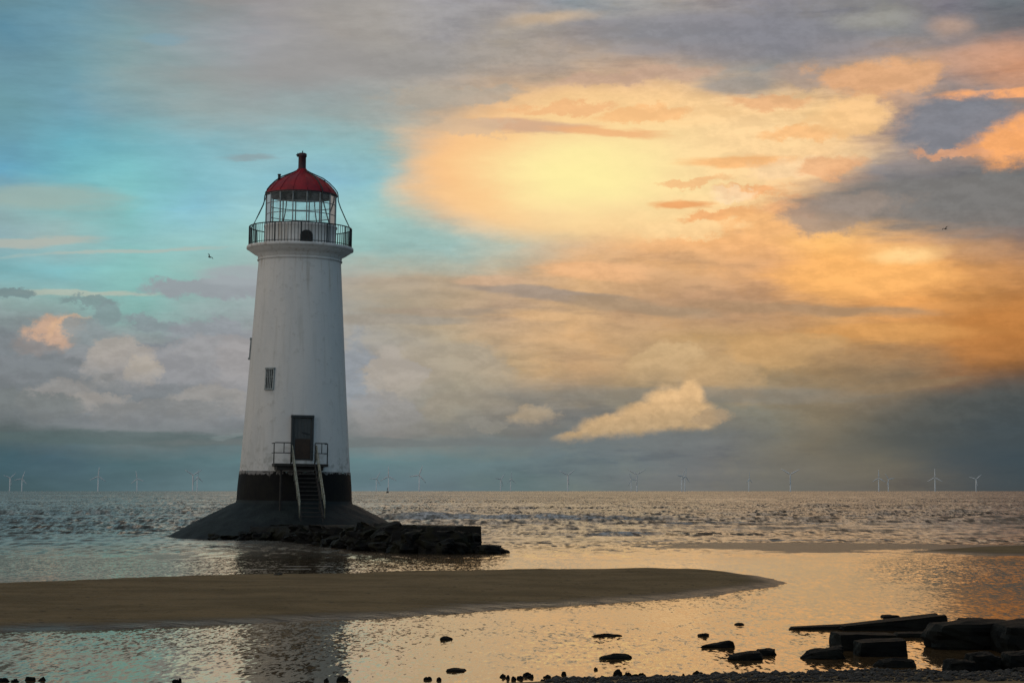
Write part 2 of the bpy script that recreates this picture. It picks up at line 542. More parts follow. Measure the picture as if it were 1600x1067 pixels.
def lathe(prof, seg=64, close=False, a0=0.0, a1=2 * math.pi):
    bm = bmesh.new()
    full = abs(a1 - a0 - 2 * math.pi) < 1e-6
    n = seg if full else seg + 1
    rings = []
    for r, z in prof:
        rings.append([bm.verts.new((r * math.cos(a0 + (a1 - a0) * i / seg), r * math.sin(a0 + (a1 - a0) * i / seg), z)) for i in range(n)])
    pairs = list(zip(rings, rings[1:]))
    if close:
        pairs.append((rings[-1], rings[0]))
    for A, B in pairs:
        for i in range(seg):
            j = (i + 1) % n
            bm.faces.new((A[i], A[j], B[j], B[i]))
    return bm


def tube(bm, pts, r, seg=8, ring=False):
    pts = [Vector(p) for p in pts]
    n = len(pts)
    rings = []
    up0 = Vector((0, 0, 1))
    for i, p in enumerate(pts):
        if ring:
            d = pts[(i + 1) % n] - pts[i - 1]
        else:
            d = pts[min(i + 1, n - 1)] - pts[max(i - 1, 0)]
        d.normalize()
        up = up0 if abs(d.z) < .95 else Vector((1, 0, 0))
        a = d.cross(up).normalized()
        b = a.cross(d).normalized()
        rings.append([bm.verts.new(p + a * r * math.cos(2 * math.pi * k / seg) + b * r * math.sin(2 * math.pi * k / seg)) for k in range(seg)])
    for i in range(n if ring else n - 1):
        A, B = rings[i], rings[(i + 1) % n]
        for k in range(seg):
            bm.faces.new((A[k], A[(k + 1) % seg], B[(k + 1) % seg], B[k]))
    if not ring:
        bm.faces.new(rings[0][::-1])
        bm.faces.new(rings[-1])
    return bm


def box(bm, c, s, M=None, bev=0.0):
    r = bmesh.ops.create_cube(bm, size=1.0)
    vs = r['verts']
    for v in vs:
        v.co = Vector((v.co.x * s[0], v.co.y * s[1], v.co.z * s[2])) + Vector(c)
    if bev > 0:
        es = list({e for v in vs for e in v.link_edges})
        q = bmesh.ops.bevel(bm, geom=es, offset=bev, segments=1, affect='EDGES')
        vs = list({v for f in q['faces'] for v in f.verts} | {v for v in vs if v.is_valid})
    if M is not None:
        for v in vs:
            v.co = M @ v.co
    return bm


def circle(r, z, n=96):
    return [(r * math.cos(2 * math.pi * i / n), r * math.sin(2 * math.pi * i / n), z) for i in range(n)]


# ------------------------------------------------------------------ ground sheet: sand and sea bed
def poly_dist(X, Y, pts):
    """signed distance to a polygon, positive inside"""
    best = np.full(X.shape, 1e9)
    inside = np.zeros(X.shape, bool)
    n = len(pts)
    for i in range(n):
        x0, y0 = pts[i]
        x1, y1 = pts[(i + 1) % n]
        ex, ey = x1 - x0, y1 - y0
        t = np.clip(((X - x0) * ex + (Y - y0) * ey) / (ex * ex + ey * ey + 1e-12), 0, 1)
        d = np.hypot(X - x0 - t * ex, Y - y0 - t * ey)
        best = np.minimum(best, d)
        c = ((y0 > Y) != (y1 > Y)) & (X < (x1 - x0) * (Y - y0) / (y1 - y0 + 1e-12) + x0)
        inside ^= c
    return np.where(inside, best, -best)


def vnoise(X, Y, seed=0, octs=4):
    out = np.zeros(X.shape)
    amp = 1.0
    tot = 0
    r = np.random.default_rng(seed)
    T = r.random((256, 256))
    for o in range(octs):
        xi, yi = np.floor(X).astype(int), np.floor(Y).astype(int)
        fx_, fy_ = X - xi, Y - yi
        fx_, fy_ = fx_ * fx_ * (3 - 2 * fx_), fy_ * fy_ * (3 - 2 * fy_)
        a, b = T[xi % 256, yi % 256], T[(xi + 1) % 256, yi % 256]
        c, d = T[xi % 256, (yi + 1) % 256], T[(xi + 1) % 256, (yi + 1) % 256]
        out += amp * ((a * (1 - fx_) + b * fx_) * (1 - fy_) + (c * (1 - fx_) + d * fx_) * fy_)
        tot += amp
        amp *= .5
        X = X * 2.03 + 17.3
        Y = Y * 2.03 + 5.1
    return out / tot


def gp(px, py, z=0.0):
    v = ground(px, py, z)
    return (v.x, v.y)


BAR = [gp(-700, 940, .1), gp(-300, 918, .12), gp(0, 905, .14), gp(300, 894, .14), gp(600, 889, .14), gp(850, 886, .13), gp(1020, 886, .1), gp(1120, 890, .07),
       gp(1185, 898, .03), gp(1222, 908), gp(1200, 917), gp(1120, 929), gp(1000, 938.5), gp(850, 949), gp(700, 958), gp(560, 967), gp(400, 975), gp(200, 982), gp(0, 989), gp(-300, 1003), gp(-700, 1030)]
SHG = [gp(560, 1085), gp(800, 1070), gp(1000, 1063), gp(1120, 1059), gp(1240, 1058), gp(1340, 1053), gp(1470, 1055), gp(1700, 1052), (60, 30), (120, 20), (120, -30), (-60, -30), (-30, 18)]
MUD1 = [gp(1410, 862), gp(1500, 856), gp(1600, 853), gp(1900, 852), gp(2100, 858), gp(2100, 872), gp(1650, 869), gp(1540, 868)]
MUD2 = [gp(960, 850), gp(1080, 847.5), gp(1250, 847), gp(1420, 849), gp(1600, 850), gp(1700, 856), gp(1420, 860), gp(1360, 864), gp(1230, 864), gp(1150, 859), gp(1060, 853)]


def bed_height(X, Y):
    d = poly_dist(X, Y, BAR) + (vnoise(X * .45, Y * .45, 31, 4) - .5) * .9
    z1 = np.where(d > 0, .16 * (1 - np.exp(-d / 1.0)), d * .10)
    z1 += np.where(d > 0, (vnoise(X * .25, Y * .25, 3) - .5) * .05 * np.clip(d, 0, 1.5) + (vnoise(X * 2.2, Y * 2.2, 8, 3) - .5) * .035 + .008 * np.sin(Y * 9 + 4 * vnoise(X * .4, Y * .4, 13, 3)), 0)
    d = poly_dist(X, Y, SHG) + (vnoise(X * 1.3, Y * 1.3, 4) - .5) * .5
    z2 = np.where(d > 0, .11 * (1 - np.exp(-d / .5)) + np.clip(d, 0, 6) * .03, d * .18)
    d3 = np.maximum(poly_dist(X, Y, MUD1) * 1.0, 0)
    z3 = np.maximum(poly_dist(X, Y, MUD1), poly_dist(X, Y, MUD2)) + (vnoise(X * .35, Y * .9, 6) - .5) * 3.4
    z3 = np.where(z3 > 0, .032 * (1 - np.exp(-z3 / 1.5)) + .13 * (1 - np.exp(-d3 / 1.5)), z3 * .03)
    z = np.maximum(np.maximum(z1, z2), z3)
    return np.maximum(z, -.8)


def sheet(name, xs_of, ys, zf, mat, attr=None):
    nx = len(xs_of(ys[0]))
    X = np.array([xs_of(y) for y in ys])
    Y = np.repeat(np.array(ys)[:, None], nx, 1)
    Z = zf(X, Y)
    ny = len(ys)
    co = np.stack([X, Y, Z], -1).reshape(-1, 3).astype(np.float32)
    i = np.arange((ny - 1) * (nx - 1))
    r_, c_ = i // (nx - 1), i % (nx - 1)
    a = r_ * nx + c_
    quads = np.stack([a, a + 1, a + nx + 1, a + nx], -1).astype(np.int32)
    me = bpy.data.meshes.new(name)
    me.vertices.add(len(co))
    me.vertices.foreach_set('co', co.ravel())
    me.loops.add(quads.size)
    me.loops.foreach_set('vertex_index', quads.ravel())
    me.polygons.add(len(quads))
    me.polygons.foreach_set('loop_start', np.arange(0, quads.size, 4, dtype=np.int32))
    me.polygons.foreach_set('loop_total', np.full(len(quads), 4, dtype=np.int32))
    me.polygons.foreach_set('use_smooth', np.ones(len(quads), bool))
    me.update(calc_edges=True)
    me.validate()
    if attr:
        for an, av in attr(X, Y, Z).items():
            at = me.attributes.new(an, 'FLOAT', 'POINT')
            at.data.foreach_set('value', av.reshape(-1).astype(np.float32))
    me.materials.append(mat)
    o = bpy.data.objects.new(name, me)
    COL.objects.link(o)
    return o


def sand_mat(t):
    g = geo(t)
    s = nd('ShaderNodeSeparateXYZ', t)
    t.links.new(g, s.inputs[0])
    z = s.outputs[2]
    n1 = noise(mapped(t, g, (.35, .6, 1)), 1.0, 7, .6, t)
    n2 = noise(g, 9.0, 6, .65, t)
    c = mixc(rng_map(n1.outputs['Fac'], .38, .62, 0, 1, t), (.165, .112, .050), (.235, .160, .076), t)
    c = mixc(rng_map(n2.outputs['Fac'], .56, .68, 0, .6, t), c, (.06, .045, .022), t)
    wet = rng_map(mth('ADD', z, mth('MULTIPLY', n1.outputs['Fac'], .03, tree=t), tree=t), .05, .125, 1, 0, t)
    c = mixc(mth('MULTIPLY', wet, .85, tree=t), c, (.036, .030, .020), t)
    v = nd('ShaderNodeTexVoronoi', t)
    t.links.new(mapped(t, g, (2.2, 2.2, 2.2)), v.inputs['Vector'])
    v.inputs['Scale'].default_value = 1.0
    spots = rng_map(v.outputs['Distance'], .06, .16, .8, 0, t)
    c = mixc(spots, c, (.03, .024, .016), t)
    bh = mth('ADD', n2.outputs['Fac'], mth('MULTIPLY', noise(mapped(t, g, (1.2, 5, 1)), 1.5, 4, .5, t).outputs['Fac'], 2.0, tree=t), tree=t)
    rough = mixf(wet, .85, .36, t)
    return principled(t, c, rough, spec=mixf(wet, .2, .35, t), bump=bh, bdist=.06)


M_sand = material('wet_sand', sand_mat)


def span(y, n=760, near=1.0):
    w = max(32.0, y * .38)
    return np.linspace(-w, w, n)


ys = np.concatenate([[-40, -10, 5, 12], np.geomspace(17, 31, 90), np.geomspace(31.2, 75, 330), np.geomspace(76, 240, 60), [400, 900, 3000, 9000, 30000, 70000]])
bed = sheet('sand', lambda y: span(y) if y > 0 else np.linspace(-32, 32, 760), list(ys), bed_height, M_sand)
tag(bed, kind='structure')

# ------------------------------------------------------------------ water
WV = []
for i in range(110):
    wl = math.exp(rng.uniform(math.log(.8), math.log(9)))
    th = rng.normal(0, .62 - .04 * wl) + R(84)
    k = 2 * math.pi / wl
    WV.append((k * math.cos(th), k * math.sin(th), rng.uniform(0, 6.28), .0050 * wl ** .62))


for wl, th, a in ((13, 88, .05), (17, 93, .06), (23, 90, .07), (11, 84, .04), (19, 96, .05)):
    k = 2 * math.pi / wl
    WV.append((k * math.cos(R(th)), k * math.sin(R(th)), rng.uniform(0, 6.28), a))


def ridge(X, Y, pts, width, amp, seed):
    """a breaking crest that follows a line"""
    xs = np.array([p[0] for p in pts])
    yy = np.array([p[1] for p in pts])
    o = np.argsort(xs)
    yc = np.interp(X, xs[o], yy[o])
    a = np.interp(X, [xs.min() - 1, xs.min() + 4, xs.max() - 4, xs.max() + 1], [0, 1, 1, 0])
    a *= np.clip((vnoise(X * .07, X * 0 + seed, seed, 3) - .2) * 2.0, 0.15, 1.1)
    yc = yc + (vnoise(X * .05, X * 0 + 3.3, seed + 5, 4) - .5) * 9
    d = (Y - yc) / width
    prof = np.where(d < 0, np.exp(-(d * 1.9) ** 2), np.exp(-(d * .8) ** 2))
    return a * prof * amp, a, Y - yc


def yof(py):
    return ground(800, py).y


def xo(px, py):
    return ground(px, py).x


def line(*pp):
    return [(xo(px, py), yof(py)) for px, py in pp]


RIDGES = [
    (line((600, 811), (720, 812), (850, 814), (1000, 815), (1110, 814)), 4.0, .62, 2, 1.0),
    (line((1120, 813), (1200, 813), (1280, 814), (1350, 814)), 1.3, .42, 12, .1),
    (line((780, 836), (880, 836), (1000, 835), (1110, 834)), 2.0, .24, 5, .7),
    (line((1080, 828), (1200, 829), (1350, 830), (1500, 829)), 1.4, .2, 7, .3),
    (line((-100, 822), (60, 821), (180, 824)), 1.2, .22, 9, .3),
    (line((40, 808), (200, 807), (330, 808)), 1.3, .26, 19, .1),
    (line((80, 852), (190, 851), (260, 853)), .8, .05, 15, .1),
    (line((1450, 812), (1600, 811), (1750, 812)), 2.2, .26, 29, .1),
]
# swash lines: thin edges of foam lying on the flat water
SWASH = [
    (line((900, 846), (1000, 845), (1200, 844), (1420, 843), (1600, 843)), .55),
    (line((950, 818.5), (1150, 818), (1330, 818)), .8),
    (line((-50, 882), (150, 882), (330, 877), (420, 876)), .0),
    (line((-60, 899), (60, 897.5), (200, 893), (420, 890), (620, 887)), .22),
    (line((360, 885), (450, 883), (600, 884), (760, 881)), .16),
    (line((780, 834), (900, 833), (1050, 832)), .5),
]


def water_z(X, Y):
    Z = np.zeros(X.shape)
    for kx, ky, ph, a in WV:
        Z += a * np.sin(kx * X + ky * Y + ph)
    # the sea runs in; behind the bar the water lies flat
    amp = np.interp(Y, [0, 60, 70, 82, 100, 130, 200, 600, 4000], [0, 0, .05, .18, .45, .8, 1.15, 1.5, 1.5])
    amp *= .55 + .9 * vnoise(X * .03, Y * .03, 21, 3)
    Z = Z * amp
    for pts, w, a, sd_, fo in RIDGES:
        Z += ridge(X, Y, pts, w, a, sd_)[0]
    return Z


def water_attr(X, Y, Z):
    foam = np.zeros(X.shape)
    for pts, w, a, sd_, fo in RIDGES:
        h, al, d = ridge(X, Y, pts, w, a, sd_)
        body = np.clip(1 - np.abs(d + w * .35) / (w * .75), 0, 1) ** .6
        foam = np.maximum(foam, fo * body * al * np.clip(.35 + 1.3 * vnoise(X * .8, Y * .5, sd_ + 40, 4), 0, 1.2))
    for pts, w in SWASH:
        if w <= 0:
            continue
        xs = np.array([p[0] for p in pts])
        yy = np.array([p[1] for p in pts])
        yc = np.interp(X, xs, yy) + (vnoise(X * .15, X * 0 + 7, int(w * 100), 3) - .5) * 2.2
        al = np.interp(X, [xs.min() - 1, xs.min() + 2, xs.max() - 2, xs.max() + 1], [0, 1, 1, 0])
        foam = np.maximum(foam, .75 * al * np.clip(1 - np.abs(Y - yc) / w, 0, 1) * (vnoise(X * .9, Y * .9, 77, 3) > .36))
    rough = np.interp(Y, [0, 60, 66, 76, 90, 140, 30000], [0, 0, .05, .35, .8, 1, 1])
    rip = .36 + .62 * np.exp(-((X + 3.2) / 4.2) ** 2) * np.clip((36 - Y) / 6, 0, 1) + .25 * np.clip((Y - 45) / 20, 0, 1)
    return {'ripple': rip, 'foam': np.clip(foam, 0, 1), 'sea': rough, 'lift': Z}


def water_mat(t):
    g = geo(t)
    s = nd('ShaderNodeSeparateXYZ', t)
    t.links.new(g, s.inputs[0])
    gn = nd('ShaderNodeNewGeometry', t).outputs['Normal']
    at = lambda n_: nd('ShaderNodeAttribute', t, attribute_name=n_).outputs['Fac']
    sea, foam, lift = at('sea'), at('foam'), at('lift')

    def slope(v, scale, amp, det, rough=.55, seed=0.0, dist=0.0):
        n = noise(mapped(t, g, v, (seed, seed, 0)), scale, det, rough, t, dist)
        q = vmt('SUBTRACT', n.outputs['Color'], (.5, .5, .5), tree=t)
        q = vmt('MULTIPLY', q, (1, 1, 0), tree=t)
        return vmt('SCALE', q, s=amp, tree=t)
    # ripples over the pools: calm films beside ruffled patches
    patch = noise(mapped(t, g, (.11, .055, 1), (4.2, 1.3, 0)), 1.0, 4, .55, t).outputs['Fac']
    calm = rng_map(patch, .40, .60, .35, 1.15, t)
    near1 = slope((15, 3.6, 1), 1.0, .46, 2, .5, 1.1, .5)
    near2 = slope((3.5, 1.1, 1), 1.0, .18, 3, .5, 5.1)
    near = vmt('SCALE', vmt('ADD', near1, near2, tree=t), s=mth('MULTIPLY', calm, at('ripple'), tree=t), tree=t)
    sea1 = slope((2.2, .6, 1), 1.0, 1.7, 4, .52, 8.0)
    sea2 = slope((.5, .14, 1), 1.0, .6, 4, .6, 2.0)
    band = rng_map(noise(mapped(t, g, (.012, .045, 1), (3, 9, 0)), 1.0, 4, .6, t).outputs['Fac'], .35, .65, .35, 1.5, t)
    far = vmt('SCALE', vmt('ADD', sea1, sea2, tree=t), s=band, tree=t)
    mixn = nd('ShaderNodeMix', t, data_type='VECTOR')
    plug(t, mixn.inputs[0], sea)
    plug(t, mixn.inputs[4], near)
    plug(t, mixn.inputs[5], far)
    N = vmt('NORMALIZE', vmt('ADD', gn, mixn.outputs[1], tree=t), tree=t)
    fo = mth('MULTIPLY', rng_map(foam, .1, .7, 0, 1, t), rng_map(noise(mapped(t, g, (1.6, .5, 3)), 1.0, 6, .7, t).outputs['Fac'], .40, .56, .12, .95, t), tree=t)
    c = mixc(sea, (.085, .052, .024), (.040, .038, .032), t)
    streak = noise(mapped(t, g, (2.4, .9, 4)), 1.0, 6, .7, t).outputs['Fac']
    c = mixc(fo, c, mixc(rng_map(streak, .38, .6, 0, 1, t), (.16, .16, .165), (.62, .63, .64), t), t)
    rough = mixf(fo, mixf(sea, .07, .27, t), .8, t)
    fr = nd('ShaderNodeFresnel', t)
    fr.inputs[0].default_value = 1.333
    t.links.new(N, fr.inputs['Normal'])
    df = nd('ShaderNodeBsdfDiffuse', t)
    gl = nd('ShaderNodeBsdfGlossy', t)
    mx = nd('ShaderNodeMixShader', t)
    t.links.new(c, df.inputs[0])
    t.links.new(mixc(sea, (1.0, .90, .76), (.66, .655, .64), t), gl.inputs[0])       # gloss colour warms reflected light inshore, dims it at sea for wave self-shadow
    t.links.new(rough, gl.inputs['Roughness'])
    t.links.new(N, gl.inputs['Normal'])
    t.links.new(mth('MULTIPLY', fr.outputs[0], mth('SUBTRACT', 1.0, fo, tree=t), tree=t), mx.inputs[0])
    t.links.new(df.outputs[0], mx.inputs[1])
    t.links.new(gl.outputs[0], mx.inputs[2])
    return mx.outputs[0]


M_water = material('sea_water', water_mat)
rows = []
py = 1140.0
while py > 767.25:
    rows.append(yof(py))
    py -= 1.0 if py > 900 else (.5 if py > 872 else (.32 if py > 775 else .16))
rows = [-60, -10, 8, 14] + rows + [45000, 80000]
sea = sheet('water', lambda y: np.linspace(-1, 1, 1300) * max(30.0, abs(y) * .36), rows, water_z, M_water, water_attr)
tag(sea, kind='structure')

# ------------------------------------------------------------------ lighthouse
Y0 = 100.0
LX = xat(459.0, Y0, 1.7)
LH = empty('lighthouse', (LX, Y0, 0))
LH.rotation_euler = (0, R(.85), 0)
tag(LH, 'tall white round lighthouse with red dome and black base band, standing in shallow sea', 'lighthouse')


def Zp(py):
    return zat(py, Y0)


def Rp(hw, py=600):
    return hw / F * (Y0 * math.cos(PITCH) + (Zp(py) - H) * math.sin(PITCH))


ZB, ZT = Zp(737), Zp(400)


def white_mat(t):
    g = geo(t)
    n = noise(mapped(t, g, (.5, .5, .16)), 1.3, 8, .6, t)
    n2 = noise(g, 2.6, 7, .65, t)
    st = noise(mapped(t, g, (3.2, 3.2, .16)), 1.0, 5, .6, t)
    c = mixc(rng_map(n.outputs['Fac'], .35, .65, 0, 1, t), (.74, .73, .70), (.66, .67, .66), t)
    c = mixc(rng_map(st.outputs['Fac'], .50, .70, 0, .3, t), c, (.46, .45, .40), t)
    c = mixc(rng_map(n2.outputs['Fac'], .56, .68, 0, .35, t), c, (.44, .43, .39), t)
    s = nd('ShaderNodeSeparateXYZ', t)
    t.links.new(g, s.inputs[0])
    run = noise(mapped(t, g, (5, 5, .22), (3, 1, 0)), 1.0, 4, .6, t).outputs['Fac']
    top = rng_map(s.outputs[2], ZT - 3.2, ZT + .2, 0, 1, t)
    c = mixc(mth('MULTIPLY', rng_map(run, .54, .68, 0, .5, t), top, tree=t), c, (.34, .25, .16), t)        # rust weeping from the gallery
    low = rng_map(s.outputs[2], ZB + 1.6, ZB, 0, 1, t)
    c = mixc(mth('MULTIPLY', rng_map(n2.outputs['Fac'], .46, .62, 0, .55, t), low, tree=t), c, (.30, .31, .27), t)   # splash and algae above the band
    return principled(t, c, .75, spec=.3, bump=n2.outputs['Fac'], bdist=.03)


def base_mat(t):
    g = geo(t)
    s = nd('ShaderNodeSeparateXYZ', t)
    t.links.new(g, s.inputs[0])
    n = noise(g, 1.6, 8, .65, t)
    n2 = noise(mapped(t, g, (2, 2, .5)), 2.0, 8, .65, t)
    c = mixc(rng_map(n.outputs['Fac'], .4, .62, 0, 1, t), (.005, .005, .006), (.010, .010, .008), t)
    # paint flaked off along the upper rim
    rim = rng_map(s.outputs[2], Zp(746), Zp(738.5), 0, .8, t)
    flake = rng_map(mth('ADD', n2.outputs['Fac'], mth('MULTIPLY', rim, .36, tree=t), tree=t), .68, .74, 0, 1, t)
    c = mixc(flake, c, (.22, .21, .20), t)
    c = mixc(rng_map(n2.outputs['Fac'], .60, .7, 0, .8, t), c, (.014, .015, .007), t)
    return principled(t, c, .7, spec=.2, bump=n2.outputs['Fac'], bdist=.03)


M_white = material('white_render', white_mat)
M_base = material('black_band', base_mat)
M_apron = worn('apron_stone', (.009, .015, .018), (.018, .027, .028), 1.1, rough=.7, bd=.03, spec=.25)
M_black = worn('black_paint', (.012, .022, .026), (.028, .034, .034), 6, rough=.5, bd=.002)
M_red = worn('red_paint', (.34, .010, .022), (.22, .008, .020), 1.8, rough=.55, bd=.01, spec=.4)
M_dred = worn('dark_red_paint', (.055, .008, .014), (.03, .01, .014), 5, rough=.5, bd=.004)
M_inner = worn('grey_lining', (.22, .26, .26), (.15, .18, .18), 3, rough=.8, bd=.004)
M_frame = worn('grey_frame', (.34, .38, .38), (.2, .23, .23), 8, rough=.6, bd=.002)
M_door = worn('door_boards', (.042, .056, .060), (.060, .068, .068), 2.5, sc=(3, 3, .5), rough=.6, bd=.004)
M_rust = worn('rusty_plate', (.030, .020, .014), (.045, .028, .018), 3, rough=.75, bd=.01)
M_steel = worn('dull_steel', (.34, .36, .30), (.16, .16, .11), 9, rough=.55, bd=.002, metal=.3)
M_dark = worn('dark_iron', (.016, .015, .014), (.03, .026, .022), 6, rough=.7, bd=.004)


def glass_mat(t):
    tr = nd('ShaderNodeBsdfTransparent', t)
    tr.inputs[0].default_value = (.93, .95, .95, 1)
    d = nd('ShaderNodeBsdfTranslucent', t)
    d.inputs[0].default_value = (.8, .84, .85, 1)
    gl = nd('ShaderNodeBsdfGlossy', t)
    gl.inputs['Roughness'].default_value = .08
    fr = nd('ShaderNodeFresnel', t)
    fr.inputs[0].default_value = 1.12
    df = nd('ShaderNodeBsdfDiffuse', t)
    df.inputs[0].default_value = (.85, .88, .88, 1)
    fl = nd('ShaderNodeMixShader', t)
    fl.inputs[0].default_value = .5
    t.links.new(d.outputs[0], fl.inputs[1])
    t.links.new(df.outputs[0], fl.inputs[2])
    m1 = nd('ShaderNodeMixShader', t)
    n = noise(geo(t), 3.0, 5, .6, t)
    t.links.new(rng_map(n.outputs['Fac'],   .35, .7, .03, .22, t), m1.inputs[0])
    t.links.new(tr.outputs[0], m1.inputs[1])
    t.links.new(fl.outputs[0], m1.inputs[2])
    m2 = nd('ShaderNodeMixShader', t)
    t.links.new(fr.outputs[0], m2.inputs[0])
    t.links.new(m1.outputs[0], m2.inputs[1])
    t.links.new(gl.outputs[0], m2.inputs[2])
    return m2.outputs[0]


M_glass = material('salty_glass', glass_mat)


def ang(deg):
    """unit vector at an angle right of the line from the tower towards the shore"""
    return Vector((math.sin(R(deg)), -math.cos(R(deg)), 0))


def frame_at(deg, r, z):
    d = ang(deg)
    side = Vector((math.cos(R(deg)), math.sin(R(deg)), 0))
    return Matrix(((side.x, d.x, 0, d.x * r), (side.y, d.y, 0, d.y * r), (0, 0, 1, z), (0, 0, 0, 1)))


RB, RT = Rp(84.3, 735), Rp(63.5, 398)
ZB, ZT = Zp(737), Zp(400)


def tower_r(z):
    t = (z - ZB) / (ZT - ZB)
    return RB + (RT - RB) * t + .05 * (1 - t) ** 3


prof = [(tower_r(ZB + (ZT - ZB) * i / 40), ZB + (ZT - ZB) * i / 40) for i in range(41)]
mesh_obj('tower', lathe(prof, 128), M_white, LH, True)

# black band with a slightly ragged rim
bm = lathe([(Rp(90, 785), 1.2), (Rp(90, 785), Zp(787)), (Rp(88.6, 760), Zp(760)), (Rp(86.8, 740), Zp(741)), (Rp(86.5, 739), Zp(738.2)), (tower_r(ZB) - .06, Zp(737.5))], 160)
for v in bm.verts:
    if v.co.z > Zp(742):
        v.co.z += (mn.fractal(Vector((v.co.x * 3, v.co.y * 3, 2)), .8, 2, 4)) * .09
mesh_obj('base_band', bm, M_base, LH, True)
# apron
bm = bmesh.new()
prof_a = [(Rp(89.2, 785), Zp(780)), (Rp(91, 785), Zp(786.0)), (3.8, 1.34), (4.75, .86), (5.5, .42), (6.1, .08), (7.0, -.45)]
ap = []
for i in range(len(prof_a) - 1):
    for k in range(6):
        f_ = k / 6
        ap.append((prof_a[i][0] * (1 - f_) + prof_a[i + 1][0] * f_, prof_a[i][1] * (1 - f_) + prof_a[i + 1][1] * f_))
ap.append(prof_a[-1])
bm.free()
bm = lathe(ap, 160)
for v in bm.verts:
    r_ = math.hypot(v.co.x, v.co.y)
    if r_ > 3.1:
        v.co.z += mn.fractal(v.co * 1.6, .7, 2, 4) * .05
mesh_obj('stone_apron', bm, M_apron, LH, True)

# gallery
RD = Rp(82.5, 388)
mesh_obj('gallery_deck', lathe([(1.5, Zp(386)), (RD, Zp(387.2)), (RD + .02, Zp(388)), (RD + .02, Zp(391.5)), (RD - .08, Zp(392.2)), (RD - .12, Zp(394)), (tower_r(ZT) + .26, Zp(399)), (tower_r(ZT) + .06, Zp(402)), (tower_r(ZT) + .06, Zp(405)), (tower_r(ZT) - .05, Zp(406))], 128), M_white, LH, True)
mesh_obj('moulding', tube(bmesh.new(), circle(tower_r(ZT) + .05, Zp(408.5)), .045, 6, True), M_white, LH, True)

RR = Rp(79.5, 370)
zr0, zr1 = Zp(387.5), Zp(357)
bm = tube(bmesh.new(), circle(RR, zr1), .028, 6, True)
rail = mesh_obj('gallery_railing', bm, M_black, LH, True)
mesh_obj('lower_rail', tube(bmesh.new(), circle(RR, zr0 + .10), .018, 6, True), M_black, rail, True)
bm = bmesh.new()
tube(bm, [(0, 0, zr0), (0, 0, zr1)], .016, 5)
bal = mesh_obj('baluster', bm, M_black, rail, True)
for k in range(96):
    c = bal if k == 0 else bal.copy()
    if k:
        COL.objects.link(c)
        c.parent = rail
    c.matrix_local = frame_at(k * 3.75, RR, 0)
bm = bmesh.new()
box(bm, (0, 0, (zr0 + zr1) / 2), (.055, .055, zr1 - zr0 + .06), bev=.008)
post = mesh_obj('post', bm, M_black, rail)
for k in range(12):
    c = post if k == 0 else post.copy()
    if k:
        COL.objects.link(c)
        c.parent = rail
    c.matrix_local = frame_at(k * 30 + 5 + 1.875, RR, 0)

# lantern
RL = Rp(55.5, 340)
zl0, zl1 = Zp(387), Zp(354.5)
mur = mesh_obj('lantern_wall', lathe([(RL + .04, zl0), (RL + .04, zl0 + .1), (RL, zl0 + .12), (RL, zl1 - .1), (RL + .05, zl1 - .08), (RL + .05, zl1), (RL - .12, zl1), (RL - .12, zl0)], 96), M_white, LH, True)
bm = bmesh.new()
hw, hh = Rp(9.6), zat(359, Y0 - 1.8) - zat(380, Y0 - 1.8)
pts = [(-hw, 0), (hw, 0), (hw, hh * .62)] + [(hw * math.cos(a), hh * .62 + hh * .38 * math.sin(a)) for a in np.linspace(.2, math.pi - .2, 9)] + [(-hw, hh * .62)]
vs = [bm.verts.new((x, 0, z)) for x, z in pts]
f_ = bm.faces.new(vs)
q = bmesh.ops.extrude_face_region(bm, geom=[f_])
for v in q['geom']:
    if isinstance(v, bmesh.types.BMVert):
        v.co.y += .14
bmesh.ops.recalc_face_normals(bm, faces=bm.faces)
hatch = mesh_obj('hatch', bm, M_dark, mur)
hatch.matrix_local = frame_at(15.7, RL - .05, zat(380, Y0 - 1.8))

zg0, zg1 = zl1, Zp(305)
NP = 16
PH = -7.1
bm = bmesh.new()
for zz, rr in ((zg0 + .03, .035), (zg0 + (zg1 - zg0) * .34, .022), (zg0 + (zg1 - zg0) * .67, .022), (zg1 - .04, .035)):
    ptsr = [tuple(ang(PH + 360 / NP * k) * (RL - .03) + Vector((0, 0, zz))) for k in range(NP)]
    tube(bm, ptsr, rr, 6, True)
gf = mesh_obj('lantern_frame', bm, M_frame, LH)
bm = bmesh.new()
box(bm, (0, 0, (zg0 + zg1) / 2), (.05, .07, zg1 - zg0), bev=.008)
mu = mesh_obj('mullion', bm, M_frame, gf)
w_ = 2 * (RL - .03) * math.sin(math.pi / NP) - .06
bm = bmesh.new()
bm.faces.new([bm.verts.new(c_) for c_ in ((-w_ / 2, 0, zg0 + .02), (w_ / 2, 0, zg0 + .02), (w_ / 2, 0, zg1 - .02), (-w_ / 2, 0, zg1 - .02))])
pane = mesh_obj('glass_pane', bm, M_glass, gf)
ra = (RL - .03) * math.cos(math.pi / NP)
for k in range(NP):
    c = mu if k == 0 else mu.copy()
    d_ = pane if k == 0 else pane.copy()
    for o in (c, d_):
        if k:
            COL.objects.link(o)
            o.parent = gf
    c.matrix_local = frame_at(PH + 360 / NP * k, RL - .03, 0)
    d_.matrix_local = frame_at(PH + 360 / NP * (k + .5), ra, 0)

